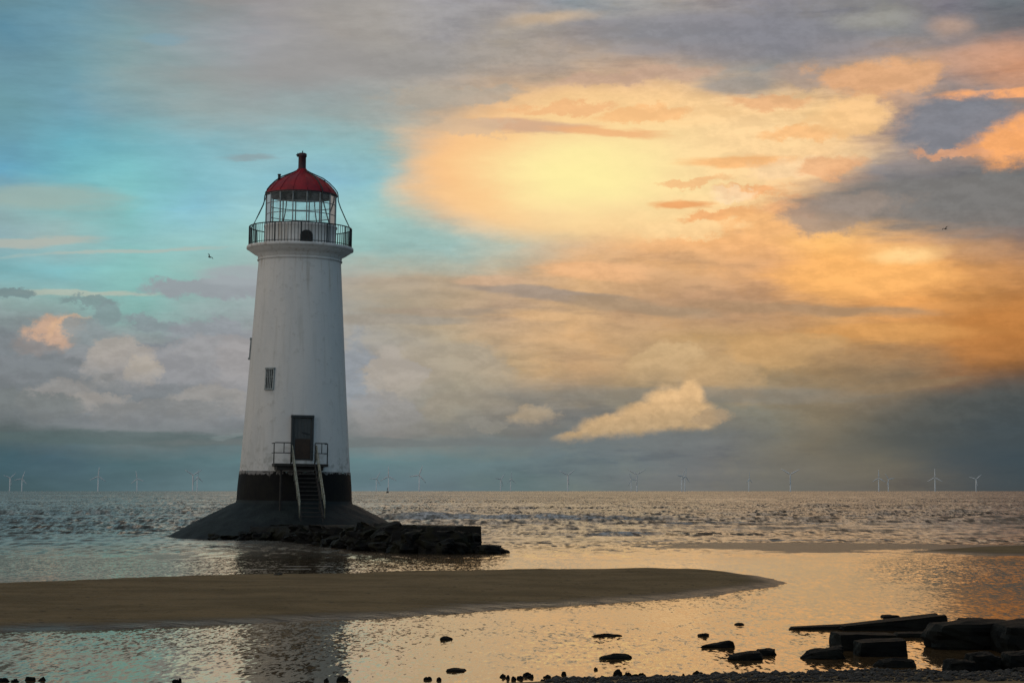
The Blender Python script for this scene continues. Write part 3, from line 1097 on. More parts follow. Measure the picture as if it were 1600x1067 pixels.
# dome: an outer red skin and a grey lining
dp = [(55.8, 306.5), (55.6, 303), (50.5, 296.5), (43, 288.5), (33.5, 281.4), (24, 276.8), (14.5, 272), (8.5, 268), (6.4, 264.5)]
dpr = [(Rp(a, b), Zp(b)) for a, b in dp]
dome = mesh_obj('dome', lathe(dpr, 96), M_red, LH, True)
mesh_obj('lining', lathe([(Rp(55.4), Zp(308)), (Rp(54.4), Zp(308)), (Rp(54.2), Zp(301)), (Rp(49), Zp(297.5)), (Rp(30), Zp(284)), (.02, Zp(276))], 64), M_inner, dome, True)
mesh_obj('gutter', tube(bmesh.new(), circle(Rp(56), Zp(305.6)), .035, 6, True), M_dred, dome, True)
bm = bmesh.new()
tube(bm, [Vector((a * 1.004 + .004, 0, b + .004)) for a, b in dpr[1:]], .02, 6)
rib = mesh_obj('rib', bm, M_red, dome, True)
for k in range(16):
    c = rib if k == 0 else rib.copy()
    if k:
        COL.objects.link(c)
        c.parent = dome
    c.rotation_euler.z = R(-90 + PH + 22.5 * k)
fin = mesh_obj('finial', lathe([(Rp(7.4), Zp(268)), (Rp(6.5), Zp(265)), (Rp(6.1), Zp(262)), (Rp(6.0), Zp(246)), (Rp(7.0), Zp(245.2)), (Rp(7.0), Zp(240.8)), (Rp(5), Zp(239.6)), (0.01, Zp(239.2))], 32), M_dred, dome, True)
bm = bmesh.new()
tube(bm, [(0, 0, Zp(240)), (0.01, 0, Zp(236))], .03, 6)
tube(bm, [(-.2, -.1, Zp(245)), (-.26, -.1, Zp(242.5)), (-.2, -.1, Zp(240.8))], .07, 6)
mesh_obj('vane_stub', bm, M_black, fin)
bm = tube(bmesh.new(), [(0, 0, Zp(284)), (0, 0, Zp(275.4))], .075, 10)
tube(bm, [(0, 0, Zp(276.4)), (0, 0, Zp(275))], .095, 10)
ch = mesh_obj('chimney', bm, M_black, dome, True)
d_ = ang(-68) * Rp(36.5)
ch.location = (d_.x, d_.y, 0)
bm = tube(bmesh.new(), [(0, 0, Zp(290)), (0, 0, Zp(283.2))], .06, 8)
nb = mesh_obj('vent_pipe', bm, M_black, dome, True)
d_ = ang(72) * Rp(38.5)
nb.location = (d_.x, d_.y, 0)
# curved handrails from the gallery up over the dome
for a_ in (-62, 40, 84, -95, 165, -150):
    pts = [(RR - .04, zr0 + .05), (RR - .05, zr1), (Rp(70), Zp(340)), (Rp(63), Zp(325)), (Rp(59), Zp(314)), (Rp(58.6), Zp(306)), (Rp(57.5), Zp(301)), (Rp(52.5), Zp(294.5)), (Rp(44.5), Zp(286.5)),
           (Rp(34.5), Zp(279.2)), (Rp(24), Zp(274.6)), (Rp(14), Zp(270.2)), (Rp(7.5), Zp(266.6))]
    d_ = ang(a_)
    mesh_obj('curved_stay', tube(bmesh.new(), [d_ * a + Vector((0, 0, b)) for a, b in pts], .030, 6), M_black, LH, True)


# windows
def window(deg, py0, py1, hwp, name='window'):
    z0, z1 = Zp(py1), Zp(py0)
    zm = (z0 + z1) / 2
    w = Rp(hwp) * 2
    M = frame_at(deg, tower_r(zm), 0)
    tilt = math.atan((RB - RT) / (ZT - ZB))
    M = frame_at(deg, tower_r(zm), zm) @ Matrix.Rotation(tilt, 4, 'X')
    h = z1 - z0
    bm = bmesh.new()                         # surround: four bars round a recess
    box(bm, (0, .015, h / 2 + .05), (w + .14, .16, .1), M, .01)
    box(bm, (0, .015, -h / 2 - .04), (w + .1, .18, .08), M, .01)
    for s in (-1, 1):
        box(bm, (s * (w / 2 + .02), .0, 0), (.07, .13, h - .002), M)
    wn = mesh_obj(name, bm, M_frame, LH)
    bm = bmesh.new()
    box(bm, (0, .005, 0), (w - .03, .04, h), M)
    mesh_obj('pane', bm, M_dark, wn)
    bm = bmesh.new()
    for s in (-.25, 0, .25):
        box(bm, (s * w, .05, 0), (.045, .035, h - .01), M)
    box(bm, (0, .048, h * .12), (w - .05, .03, .04), M)
    mesh_obj('bars', bm, M_frame, wn)
    return wn


window(-26.5, 582, 611, 6.3)
window(-83, 533, 561, 6.3)

# door
DA = 13.0
zd0, zd1 = zat(718.5, Y0 - 2.7), zat(651, Y0 - 2.6)
MD = frame_at(DA, tower_r(zd0 + .4) - .02, 0)
dw = Rp(16.8)
bm = bmesh.new()
zm, hh = (zd0 + zd1) / 2, zd1 - zd0
box(bm, (0, -.06, zm - .03), (dw * 2 - .16, .3, hh - .08), MD)
door = mesh_obj('door', bm, M_door, LH)
bm = bmesh.new()
for s in (-1, 1):
    box(bm, (s * (dw - .05), -.04, zm), (.11, .42, hh), MD, .01)
box(bm, (0, -.02, zd1 + .02), (dw * 2 + .04, .44, .13), MD, .01)
mesh_obj('frame', bm, M_black, door)
bm = bmesh.new()
box(bm, (.02, .105, zd0 + hh * .26), (dw * 1.35, .04, hh * .46), MD, .008)
mesh_obj('kick_plate', bm, M_rust, door)
bm = bmesh.new()
box(bm, (0, 0, 0), (.42, .05, .07), MD @ Matrix.Translation((.18, .11, zd0 + hh * .62)) @ Matrix.Rotation(R(14), 4, 'Y'), .01)
mesh_obj('bolt', bm, M_black, door)
bm = bmesh.new()
for k in range(5):
    box(bm, (-dw + .16 + (k + .5) * (2 * dw - .32) / 5, .094, zd0 + hh * .72), ((2 * dw - .32) / 5 - .02, .016, hh * .44), MD, .004)
mesh_obj('boards', bm, M_door, door)

# landing in front of the door
FR = frame_at(DA, 0, 0)      # local: x along the wall, y outwards, z up
zl = zat(724, Y0 - 3.4)
yl0, yl1 = 2.45, 3.75


def lx(px, y, z):
    """place on the local x axis for a picture column at outward distance y"""
    lo, hi = -3.0, 3.0
    for _ in range(40):
        m_ = (lo + hi) / 2
        p = FR @ Vector((m_, y, z))
        wx = LX + p.x + p.z * math.sin(R(.85))
        wy = Y0 + p.y
        q = 800 + F * wx / (wy * math.cos(PITCH) + (p.z - H) * math.sin(PITCH))
        if q < px:
            lo = m_
        else:
            hi = m_
    return (lo + hi) / 2


xa, xb = lx(429, yl1, zl), lx(513, yl1, zl)
bm = bmesh.new()
box(bm, ((xa + xb) / 2, (yl0 + yl1) / 2, zl - .07), (xb - xa, yl1 - yl0, .14), FR, .015)
box(bm, ((xa + xb) / 2 - .05, (yl0 + yl1) / 2 - .05, zl - .235), (xb - xa - .35, yl1 - yl0 - .2, .19), FR, .015)
land = mesh_obj('landing', bm, M_dark, LH)
for s in (xa + .35, xb - .35):
    bm = bmesh.new()
    tube(bm, [FR @ Vector((s, yl1 - .25, zl - .25)), FR @ Vector((s, yl1 - .25, 1.25))], .05, 8)
    mesh_obj('support', bm, M_dark, land)


def guard(px0, px1, mids, name='guard_rail'):
    bm = bmesh.new()
    zt, zmid = zl + 1.02, zl + .52
    x0, x1 = lx(px0, yl1 - .05, zt), lx(px1, yl1 - .05, zt)
    y_ = yl1 - .05
    P = lambda x, y, z: FR @ Vector((x, y, z))
    tube(bm, [P(x0, y_, zl), P(x0, y_, zt - .05), P(x0 + .05 * (1 if x1 > x0 else -1), y_, zt), P(x1, y_, zt)], .027, 8)
    tube(bm, [P(x0, y_, zmid), P(x1, y_, zmid)], .022, 8)
    tube(bm, [P(x1, y_, zl), P(x1, y_, zt)], .027, 8)
    for m_ in mids:
        xm = lx(m_, y_, zt)
        tube(bm, [P(xm, y_, zmid), P(xm, y_, zt)], .022, 8)
    # return along the side of the landing to the wall
    out = x0
    tube(bm, [P(out, y_, zt - .02), P(out, 2.72, zt - .02)], .024, 8)
    tube(bm, [P(out, y_, zmid), P(out, 2.75, zmid)], .02, 8)
    return mesh_obj(name, bm, M_black, land, True)


guard(428.5, 455, [444])
guard(512, 492.5, [503])

# stairs going down towards the shore
zs0, ys0 = zl, yl1
ys1 = 7.35
zs1 = zat(809, Y0 - ys1)
nst = 13
xc0 = (lx(457.5, yl1, zl + .9) + lx(494, yl1, zl + .9)) / 2
sw = (lx(494, yl1, zl + .9) - lx(457.5, yl1, zl + .9)) / 2
bm = bmesh.new()
for s in (-1, 1):
    x = xc0 + s * (sw - .05)
    a = FR @ Vector((x, ys0, zs0 - .12))
    b = FR @ Vector((x, ys1, zs1 - .02))
    d_ = (b - a)
    side = FR.to_3x3() @ Vector((.03, 0, 0))
    for w2 in (1,):
        vs = []
        for (p, dz_) in ((a, .14), (b, .14), (b, -.14), (a, -.14)):
            vs.append([bm.verts.new(p + side * e + Vector((0, 0, dz_))) for e in (-1, 1)])
        for i in range(4):
            A_, B_ = vs[i], vs[(i + 1) % 4]
            bm.faces.new((A_[0], A_[1], B_[1], B_[0]))
        bm.faces.new([v[0] for v in vs])
        bm.faces.new([v[1] for v in vs][::-1])
st = mesh_obj('staircase', bm, M_dark, LH)
for k in range(nst):
    f_ = (k + .6) / nst
    bm = bmesh.new()
    box(bm, (xc0, ys0 + (ys1 - ys0) * f_, zs0 + (zs1 - zs0) * f_), (sw * 2 - .16, .26, .05), FR, .008)
    mesh_obj('tread', bm, M_dark, st)
for s in (-1, 1):
    bm = bmesh.new()
    x = xc0 + s * (sw + .02)
    P = lambda f_, h_: FR @ Vector((x, ys0 + (ys1 - ys0) * f_, zs0 + (zs1 - zs0) * f_ + h_))
    tube(bm, [P(-.02, .0), P(-.02, .86), P(.02, .92), P(.96, .92), P(1.0, .84), P(1.0, .0)], .030, 8)
    tube(bm, [P(-.02, .5), P(1.0, .5)], .027, 8)
    for f_ in (.33, .66):
        tube(bm, [P(f_, .0), P(f_, .92)], .026, 8)
    mesh_obj('handrail', bm, M_steel, st, True)


# ------------------------------------------------------------------ rocks
def weed_mat(t):
    g = geo(t)
    n = noise(g, 1.4, 8, .65, t)
    n2 = noise(g, 11, 6, .65, t)
    c = mixc(rng_map(n.outputs['Fac'], .45, .6, 0, 1, t), (.004, .004, .004), (.012, .012, .006), t)
    c = mixc(rng_map(n2.outputs['Fac'], .60, .72, 0, .5, t), c, (.03, .028, .012), t)
    return principled(t, c, .65, spec=.15, bump=n2.outputs['Fac'], bdist=.03)


def slab_mat(t):
    g = geo(t)
    n = noise(g, 2.2, 8, .65, t)
    n2 = noise(g, 26, 6, .65, t)
    c = mixc(rng_map(n.outputs['Fac'], .42, .62, 0, 1, t), (.002, .0025, .0025), (.006, .0065, .005), t)
    c = mixc(rng_map(n2.outputs['Fac'], .60, .72, 0, .5, t), c, (.012, .011, .008), t)
    return principled(t, c, .7, spec=.1, bump=n2.outputs['Fac'], bdist=.01)


M_weed = material('weedy_rock', weed_mat)
M_slab = material('wet_black_rock', slab_mat)


def rock_bm(sx, sy, sz, seed, boxy=.6, rough=.12, cuts=5, taper=(0, 0)):
    bm = bmesh.new()
    bmesh.ops.create_cube(bm, size=2.0)
    bmesh.ops.subdivide_edges(bm, edges=bm.edges[:], cuts=cuts, use_grid_fill=True)
    off = Vector((seed * 3.7 % 91, seed * 1.3 % 57, seed * 2.1 % 33))
    for v in bm.verts:
        p = v.co.copy()
        s = p.normalized()
        p = p * boxy + s * (1 - boxy) * 1.15
        # broken flat-faced look
        q = mn.fractal(p * .9 + off, .8, 2.1, 4)
        p = p + s * q * rough * 2 + Vector(mn.noise_vector(p * 1.4 + off)) * rough
        zf = 1 + taper[0] * p.x
        v.co = Vector((p.x * sx, p.y * sy * (1 + taper[1] * p.x), p.z * sz * zf))
    return bm


def rock(name, px0, px1, pyt, pyb, label, group=None, depth=None, mat=None, boxy=.6, rough=.1, tilt=0.0, seed=None, rz=0.0, taper=(0, 0), cat='rock', cuts=8, water=0.0, roll=0.0):
    """a stone whose waterline in front lies at row pyb and whose top reaches row pyt"""
    w0 = (px1 - px0) / 2
    base = ground((px0 + px1) / 2, pyb, water)
    Yf = base.y
    w = w0 / F * Yf
    dep = depth if depth else w * .8
    Yc = Yf + dep * .75
    ztop = zat(pyt, Yc)
    h = max(.03, ztop - water)
    x = xat((px0 + px1) / 2, Yc, 0)
    sd = seed if seed is not None else int(px0 * 7 + pyb * 3)
    sz = (h + .12) / 2
    bm = rock_bm(w * .97, dep, sz, sd, boxy, rough, cuts, taper)
    o = mesh_obj(name, bm, mat or M_slab, None, False, (x, Yc, water + h - sz))
    o.rotation_euler = (R(roll), R(tilt), R(rz))
    tag(o, label, cat, group)
    return o


# long rubble breakwater beside the tower
BW = [(385, 95.2, 822), (450, 92, 821.5), (500, 88, 821), (560, 81.6, 820.5), (620, 77.6, 820.5), (670, 75.8, 821), (713, 75.0, 822.5)]
bm = bmesh.new()
secs = []
NS = 60
for i in range(NS + 1):
    t_ = i / NS * (len(BW) - 1)
    k = min(int(t_), len(BW) - 2)
    f_ = t_ - k
    px, Yd, pyt = (BW[k][j] * (1 - f_) + BW[k + 1][j] * f_ for j in range(3))
    zt = zat(pyt, Yd) + random.uniform(-.015, .015)
    x0 = xat(px, Yd, zt)
    nrm = Vector((.38, .92, 0)).normalized()
    prof_b = [(-.35, -.4), (-.3, zt * .3), (-.2, zt * .62), (-.06, zt - .05), (0.04, zt), (1.2, zt + .0), (2.4, zt - .03), (2.5, -.4)]
    ring_ = []
    for j, (o_, z_) in enumerate(prof_b):
        jit = mn.noise(Vector((i * .5, j * 1.3, 4))) * (.16 if j < 4 else .03)
        ring_.append(bm.verts.new((x0 + nrm.x * (o_ + jit), Yd + nrm.y * (o_ + jit), z_ + (jit * .2 if 0 < j < 7 else 0))))
    secs.append(ring_)
for A_, B_ in zip(secs, secs[1:]):
    for j in range(len(A_) - 1):
        bm.faces.new((A_[j], B_[j], B_[j + 1], A_[j + 1]))
bm.faces.new(secs[0])
bm.faces.new(secs[-1][::-1])
bmesh.ops.recalc_face_normals(bm, faces=bm.faces)
bw = mesh_obj('breakwater', bm, M_weed, None)
tag(bw, 'dark flat-topped concrete breakwater wall running from the lighthouse foot to its square end', 'breakwater')

# boulders heaped against it
rr_ = random.Random(5)
words = ['first', 'second', 'third', 'fourth', 'fifth', 'sixth', 'seventh', 'eighth', 'ninth', 'tenth', 'eleventh', 'twelfth', 'thirteenth', 'fourteenth', 'fifteenth', 'sixteenth', 'seventeenth', 'eighteenth', 'nineteenth', 'twentieth']
n_b = 0
front = [(396, 842), (440, 844), (480, 848.5), (520, 854), (560, 859), (600, 862), (650, 865), (700, 865.5), (745, 864)]
side_words = ['under the staircase foot', 'at the middle of the breakwater', 'near the square end of the breakwater']
bl = []
for lay in range(3):
    for i in range([17, 15, 11][lay]):
        t_ = (i + .5 + rr_.uniform(-.3, .3)) / [17, 15, 11][lay] * (len(front) - 1)
        t_ = max(0, min(len(front) - 1.001, t_))
        k = int(t_)
        f_ = t_ - k
        px = front[k][0] * (1 - f_) + front[k + 1][0] * f_
        pb = front[k][1] * (1 - f_) + front[k + 1][1] * f_
        if lay == 2 and px > 640:
            px = rr_.uniform(430, 620)
            pb = np.interp(px, [q[0] for q in front], [q[1] for q in front])
        w = rr_.uniform(10, 21)
        room = pb - 824
        top = pb - room * [.42, .72, .98][lay] - rr_.uniform(-2, 2)
        bot = pb - room * [0, .22, .5][lay]
        top = min(top, bot - 5)
        bl.append((px, w, top, bot, lay))
bl.sort()
for i, (px, w, top, bot, lay) in enumerate(bl):
    Yf = ground(px, np.interp(px, [q[0] for q in front], [q[1] for q in front])).y
    zb = zat(bot, Yf)
    zt = zat(top, Yf)
    ww = w / F * Yf
    Yc = Yf + .35 + lay * .55
    bm = rock_bm(ww, rr_.uniform(.4, .7), max(.12, (zt - zb) / 2 + .08), 100 + i * 3, .62, .24, 5)
    o = mesh_obj('boulder', bm, M_weed, None, False, (xat(px, Yc), Yc, (zt + zb) / 2 - .03))
    o.rotation_euler = (rr_.uniform(-.3, .3), rr_.uniform(-.3, .3), rr_.uniform(0, 3))
    tier = ['waterline', 'middle', 'top'][lay]
    rank = sum(1 for q in bl[:i + 1] if q[4] == lay)
    tot = sum(1 for q in bl if q[4] == lay)
    tag(o, 'dark weedy breakwater boulder, %s from the left in the %s row' % (words[rank - 1], tier), 'boulder', 'boulders heaped against the breakwater')

rock('flat_boulder', 742, 786, 851, 865, 'low dark boulder just beyond the square end of the breakwater', depth=.7, mat=M_weed, boxy=.45, rough=.14, seed=4, cat='boulder')
rock('flat_boulder', 768, 797, 858, 864, 'small flat dark stone at the far right tip of the breakwater rubble', depth=.5, mat=M_weed, boxy=.4, rough=.1, seed=9, cat='boulder')
for i, (a, b, t0, b0) in enumerate(((274, 306, 834, 839.5), (302, 332, 836, 841.5), (326, 352, 834, 842.5), (346, 382, 835, 843), (374, 404, 831, 844), (398, 424, 832, 845), (286, 306, 834.5, 840.5))):
    rock('weedy_stone', a, b, t0, b0, 'low weed-covered stone at the waterline of the apron, %s from the left' % ['first', 'third', 'fourth', 'fifth', 'sixth', 'seventh', 'second'][i],
         'weedy stones along the apron foot', depth=.7, mat=M_weed, boxy=.4, rough=.22, cat='stone', seed=60 + i)

# black slabs in the near right corner
rock('thin_slab', 1232, 1352, 976.5, 983, 'long thin dark slab lying level, leftmost of the big group at right', depth=.22, boxy=.75, rough=.05, rz=2, taper=(.25, .2), seed=21)
rock('sloping_slab', 1310, 1476, 967, 985, 'long wedge-shaped black slab rising to its blunt right end', depth=.34, boxy=.86, rough=.045, tilt=-1.2, taper=(.55, .2), seed=22)
rock('low_slab', 1396, 1456, 987, 995.5, 'low dark slab between the wedge slab and the stepped block', depth=.2, boxy=.7, rough=.06, seed=23)
rock('block_slab', 1301, 1397, 988, 1016, 'black block with rounded left end, behind the brown-topped block', depth=.36, boxy=.82, rough=.05, rz=3, seed=24, taper=(-.05, 0))
rock('block_slab', 1337, 1414, 999, 1025, 'black block with squared right end, in front of its twin', depth=.26, boxy=.86, rough=.05, rz=2, seed=25, taper=(.12, 0))
rock('low_rock', 1256, 1316, 1013, 1029, 'low pointed black rock left of the two blocks', depth=.24, boxy=.35, rough=.12, seed=26, taper=(.3, .1))
rock('flat_rock', 1369, 1430, 1028.5, 1042, 'flat lens-shaped black rock in front of the two blocks', depth=.2, boxy=.3, rough=.1, seed=27)
rock('great_slab', 1450, 1592, 969, 1014, 'largest black slab, flat-topped, at the back right of the group', depth=.5, boxy=.55, rough=.09, rz=4, seed=28, taper=(.12, .1), cuts=7)
rock('great_slab', 1556, 1690, 972, 1022, 'big black slab cut off by the right edge of the picture', depth=.6, boxy=.6, rough=.09, rz=-3, seed=29, cuts=7)
rock('thin_slab', 1498, 1538, 965, 969, 'thin dark slab peeping out behind the largest slab', depth=.15, boxy=.6, rough=.06, seed=30, water=.0)
rock('rounded_rock', 1477, 1522, 1031, 1053, 'rounded black rock below the largest slab, the left of a leaning pair', depth=.22, boxy=.5, rough=.1, seed=31)
rock('rounded_rock', 1512, 1562, 1021, 1049, 'taller black rock below the largest slab, the right of a leaning pair', depth=.26, boxy=.6, rough=.1, seed=32)
rock('corner_rock', 1566, 1640, 1018, 1050, 'upright black rock at the right edge under the big slabs', depth=.3, boxy=.7, rough=.09, seed=33)
rock('corner_rock', 1584, 1650, 1044, 1068, 'black rock in the bottom right corner of the picture', depth=.25, boxy=.6, rough=.1, seed=34)
rock('low_rock', 1139, 1191, 1018.5, 1031, 'long low black rock, the left of two touching ones in orange water', depth=.2, boxy=.35, rough=.1, seed=35, taper=(.3, 0))
rock('low_rock', 1181, 1212, 1012.5, 1023.5, 'small rounded black rock, the right of two touching ones in orange water', depth=.16, boxy=.4, rough=.1, seed=36)
rock('flat_rock', 1376, 1407, 960.5, 965, 'thin dark stone alone in the water behind the wedge slab', depth=.2, boxy=.4, rough=.12, seed=37)
rock('flat_rock', 1095, 1147, 1004, 1011.5, 'dark flat stone with a raised right end, in orange water', depth=.16, boxy=.35, rough=.14, seed=38, taper=(.35, 0))
rock('small_stone', 1089, 1109, 989.5, 993.5, 'small dark stone just above the one with the raised end', depth=.12, boxy=.35, rough=.16, seed=39)
rock('small_stone', 1148, 1163, 973, 976.5, 'small dark stone farthest out in the orange water', depth=.12, boxy=.35, rough=.16, seed=40)
rock('flat_rock', 938, 985, 1022, 1029, 'thin dark stone with pointed ends, alone in the middle of the pool', depth=.14, boxy=.25, rough=.12, seed=41)
rock('small_stone', 924, 970, 991, 994, 'sliver of dark rock awash in the pool, above the pointed stone', depth=.1, boxy=.25, rough=.14, seed=42)
rock('small_stone', 687, 707, 995, 999.5, 'small dark stone awash where the grey ripples turn orange', depth=.12, boxy=.3, rough=.16, seed=43)
rock('flat_rock', 696, 728, 1043.5, 1049, 'brown oval stone lying in the ripples near the bottom middle', depth=.14, boxy=.3, rough=.08, seed=44)

# small stones along the bottom edge, left to right
peb = [(4, 1062, 9), (24, 1063, 6), (47, 1061, 8), (65, 1061, 7), (275, 1064, 6), (281, 1065, 3), (510, 1064, 4), (535, 1061, 9), (668, 1060, 6), (686, 1062, 4), (786, 1056, 5), (793, 1059, 3), (803, 1061, 4), (812, 1059, 5),
       (824, 1054, 7), (829, 1057, 6), (855, 1057, 6), (848, 1065, 5), (881, 1053, 4), (931, 1046, 3), (940, 1059, 4), (958, 1059, 5), (965, 1052, 8), (972, 1057, 7), (982, 1053, 5), (987, 1059, 4), (994, 1057, 8),
       (1003, 1054, 6), (998, 1062, 9), (1008, 1059, 4), (1046, 1058, 4), (1061, 1060, 5), (1068, 1056, 3), (1080, 1065, 6), (1090, 1053, 8), (1097, 1058, 4), (1111, 1058, 6), (1127, 1059, 7), (1140, 1057, 4), (1152, 1060, 6),
       (1166, 1057, 4), (1181, 1059, 6), (1195, 1056, 5), (1214, 1058, 7), (1231, 1056, 5), (1250, 1059, 6), (1272, 1055, 5), (1290, 1057, 7), (1309, 1056, 5), (1326, 1054, 6), (1347, 1051, 8), (1368, 1055, 6), (1391, 1054, 5),
       (1412, 1056, 7), (1437, 1054, 5), (1459, 1057, 6), (1493, 1056, 6), (1534, 1055, 5)]
peb.sort()
words = ['first', 'second', 'third', 'fourth', 'fifth', 'sixth', 'seventh', 'eighth', 'ninth', 'tenth', 'eleventh', 'twelfth', 'thirteenth', 'fourteenth', 'fifteenth', 'sixteenth', 'seventeenth', 'eighteenth', 'nineteenth', 'twentieth']
zone_n = {}
for i, (px, py_, hw_) in enumerate(peb):
    zone = 'in the bottom left water' if px < 100 else 'below the left ripples' if px < 600 else 'at the bottom middle' if px < 900 else \
        'in the cluster right of middle' if px < 1030 else 'at the shingle\'s left start' if px < 1240 else 'below the black slabs'
    zone_n[zone] = zone_n.get(zone, 0) + 1
    asp = rr_.uniform(.45, .8)
    kind_ = 'flat' if asp < .58 else 'rounded'
    rock('shore_stone', px - hw_, px + hw_, py_ - hw_ * asp * .55, py_ + hw_ * asp * .5, '%s dark %s stone from the left %s' % (words[zone_n[zone] - 1], kind_, zone), 'small dark stones along the bottom shore', depth=hw_ / F * 25 * .9,
         boxy=.12, rough=.2, seed=200 + i, rz=rr_.uniform(-20, 20), cat='stone', cuts=5)


# shingle along the near shore: uncountable
def shingle():
    base = []
    for s in range(5):
        b = bmesh.new()
        bmesh.ops.create_icosphere(b, subdivisions=1, radius=1)
        base.append(([v.co * (1 + .25 * mn.noise(v.co * 1.5 + Vector((s * 7, 0, 0)))) for v in b.verts], [[v.index for v in f.verts] for f in b.faces]))
        b.free()
    N = 5200
    xs = rng.uniform(.4, 9.5, N)
    yy = rng.uniform(22.2, 25.3, N)
    zz = bed_height(xs, yy)
    V, Fc = [], []
    for x, y, z in zip(xs, yy, zz):
        if z < -.035 or (z < 0 and rng.random() < .5):
            continue
        co, fc = base[rng.integers(5)]
        s = float(np.clip(rng.lognormal(math.log(.022), .5), .009, .075))
        a = rng.uniform(0, 6.28)
        ca, sa = math.cos(a), math.sin(a)
        o = len(V)
        sy, sz = rng.uniform(.6, 1), rng.uniform(.4, .75)
        for c in co:
            px_, py_ = c.x * s, c.y * s * sy
            V.append((x + px_ * ca - py_ * sa, y + px_ * sa + py_ * ca, z + c.z * s * sz + s * .2))
        Fc += [[o + q for q in f] for f in fc]
    me = bpy.data.meshes.new('shingle')
    me.from_pydata(V, [], Fc)
    me.materials.append(worn('shingle_stone', (.008, .007, .006), (.04, .036, .028), 16, rough=.6, bd=.004, lo=.45, hi=.7))
    o = bpy.data.objects.new('shingle', me)
    COL.objects.link(o)
    tag(o, 'dark wet shingle and weed along the near shore', 'shingle', kind='stuff')


shingle()

# bits of weed and shell on the sand bar
for i, (px, py_, hw_, lab) in enumerate(((434, 897, 7, 'dark clump of weed on the far edge of the sand bar, below the breakwater boulders'), (988, 893, 8, 'dark clump of weed near the right end of the sand bar')
                                        )):
    rock('weed_clump', px - hw_, px + hw_, py_ - .6, py_ + 1.2, lab, 'weed clumps on the sand bar', depth=.25, boxy=.3, rough=.25, seed=400 + i, cat='seaweed', mat=M_weed, water=.14, cuts=4)

# ------------------------------------------------------------------ wind farm on the horizon
M_turb = material('turbine_white', lambda t: principled(t, mixc(rng_map(noise(geo(t), .05, 2, .5, t).outputs['Fac'], .3, .7, 0, 1, t), (.86, .88, .88), (.82, .84, .84), t), .5))


def turbine(loc, scale, phase, label, yaw, proto=None):
    if proto is None:
        root = empty('wind_turbine', loc)
        mesh_obj('tower', tube2([(0, 0, -4, 2.6), (0, 0, 64.5, 1.7)]), M_turb, root, True)
        bm = bmesh.new()
        box(bm, (0, 1.5, 66.6), (3.6, 9.5, 3.8), bev=.5)
        mesh_obj('nacelle', bm, M_turb, root)
        hub = mesh_obj('hub', lathe([(.02, 0), (1.2, .5), (1.9, 1.6), (1.9, 3.2)], 20), M_turb, root, True)
        hub.matrix_local = Matrix.Translation((0, -6.4, 66.6)) @ Matrix.Rotation(R(-90), 4, 'X')
        bm = bmesh.new()
        pr = [(0, 1.2, 1.2), (4, 1.4, 1.2), (9, 2.8, .9), (18, 2.3, .7), (30, 1.6, .45), (40, .8, .2)]
        rg = []
        for zz, c_, th in pr:
            rg.append([bm.verts.new((x * c_, y * th, zz + 1)) for x, y in ((-1, 0), (-.3, .9), (.5, .9), (1, .1), (.5, -.8), (-.3, -.8))])
        for A_, B_ in zip(rg, rg[1:]):
            for j in range(6):
                bm.faces.new((A_[j], A_[(j + 1) % 6], B_[(j + 1) % 6], B_[j]))
        bm.faces.new(rg[0][::-1])
        bm.faces.new(rg[-1])
        blade = mesh_obj('blade', bm, M_turb, root, True)
        blades = [blade]
        for k in range(2):
            b = blade.copy()
            COL.objects.link(b)
            b.parent = root
            blades.append(b)
    else:
        root = proto.copy()
        COL.objects.link(root)
        blades = []
        for chd in proto.children:
            c = chd.copy()
            COL.objects.link(c)
            c.parent = root
            if chd.name.startswith('blade'):
                blades.append(c)
    for k, b in enumerate(blades):
        b.matrix_local = Matrix.Translation((0, -5.2, 66.6)) @ Matrix.Rotation(R(phase + 120 * k), 4, 'Y')
    root.location = loc
    root.scale = (scale,) * 3
    root.rotation_euler = (0, 0, R(yaw))
    tag(root, label, 'wind turbine', 'wind turbines along the horizon')
    return root


def tube2(pts, seg=14):
    bm = bmesh.new()
    rg = [[bm.verts.new((x + r * math.cos(2 * math.pi * k / seg), y + r * math.sin(2 * math.pi * k / seg), z)) for k in range(seg)] for x, y, z, r in pts]
    for A_, B_ in zip(rg, rg[1:]):
        for k in range(seg):
            bm.faces.new((A_[k], A_[(k + 1) % seg], B_[(k + 1) % seg], B_[k]))
    bm.faces.new(rg[-1])
    return bm


TB = [(15, 747, 50, 30), (34, 748, 20, 10), (153, 744, 5, 10), (214, 748, 110, 0), (301, 742, 60, 20), (308, 746, 0, 50), (588, 748, 30, 20), (607, 744, 0, 0), (655, 742, 20, 0), (782, 749, 40, 35), (798, 749, 0, 50), (887, 742, 55, 20),
      (986, 749, 95, 40), (995, 741, 60, 0), (1065, 744, 35, 55), (1070, 744, 10, 60), (1170, 749, 0, 60), (1235, 741, 62, 0), (1373, 747, 0, 8), (1388, 749, 80, 40), (1461, 746, 0, 0), (1525, 749, 50, 15)]
pro = None
ordn = words + ['twenty-first', 'twenty-second']
nl = sum(1 for q in TB if q[0] < 459)
for i, (px, hy, phs, yaw) in enumerate(TB):
    D = 66.6 * F / (767.0 + .9 - hy)
    if i < nl:
        lab = 'pale wind turbine left of the lighthouse, %s from the left edge of the horizon' % ordn[i]
    else:
        lab = 'pale wind turbine right of the lighthouse, %s one from the lighthouse' % ordn[i - nl]
    t_ = turbine((xat(px, D), D, 0), 1.0, phs, lab, yaw - math.degrees(math.atan2(px - 800, F)), pro)
    pro = pro or t_

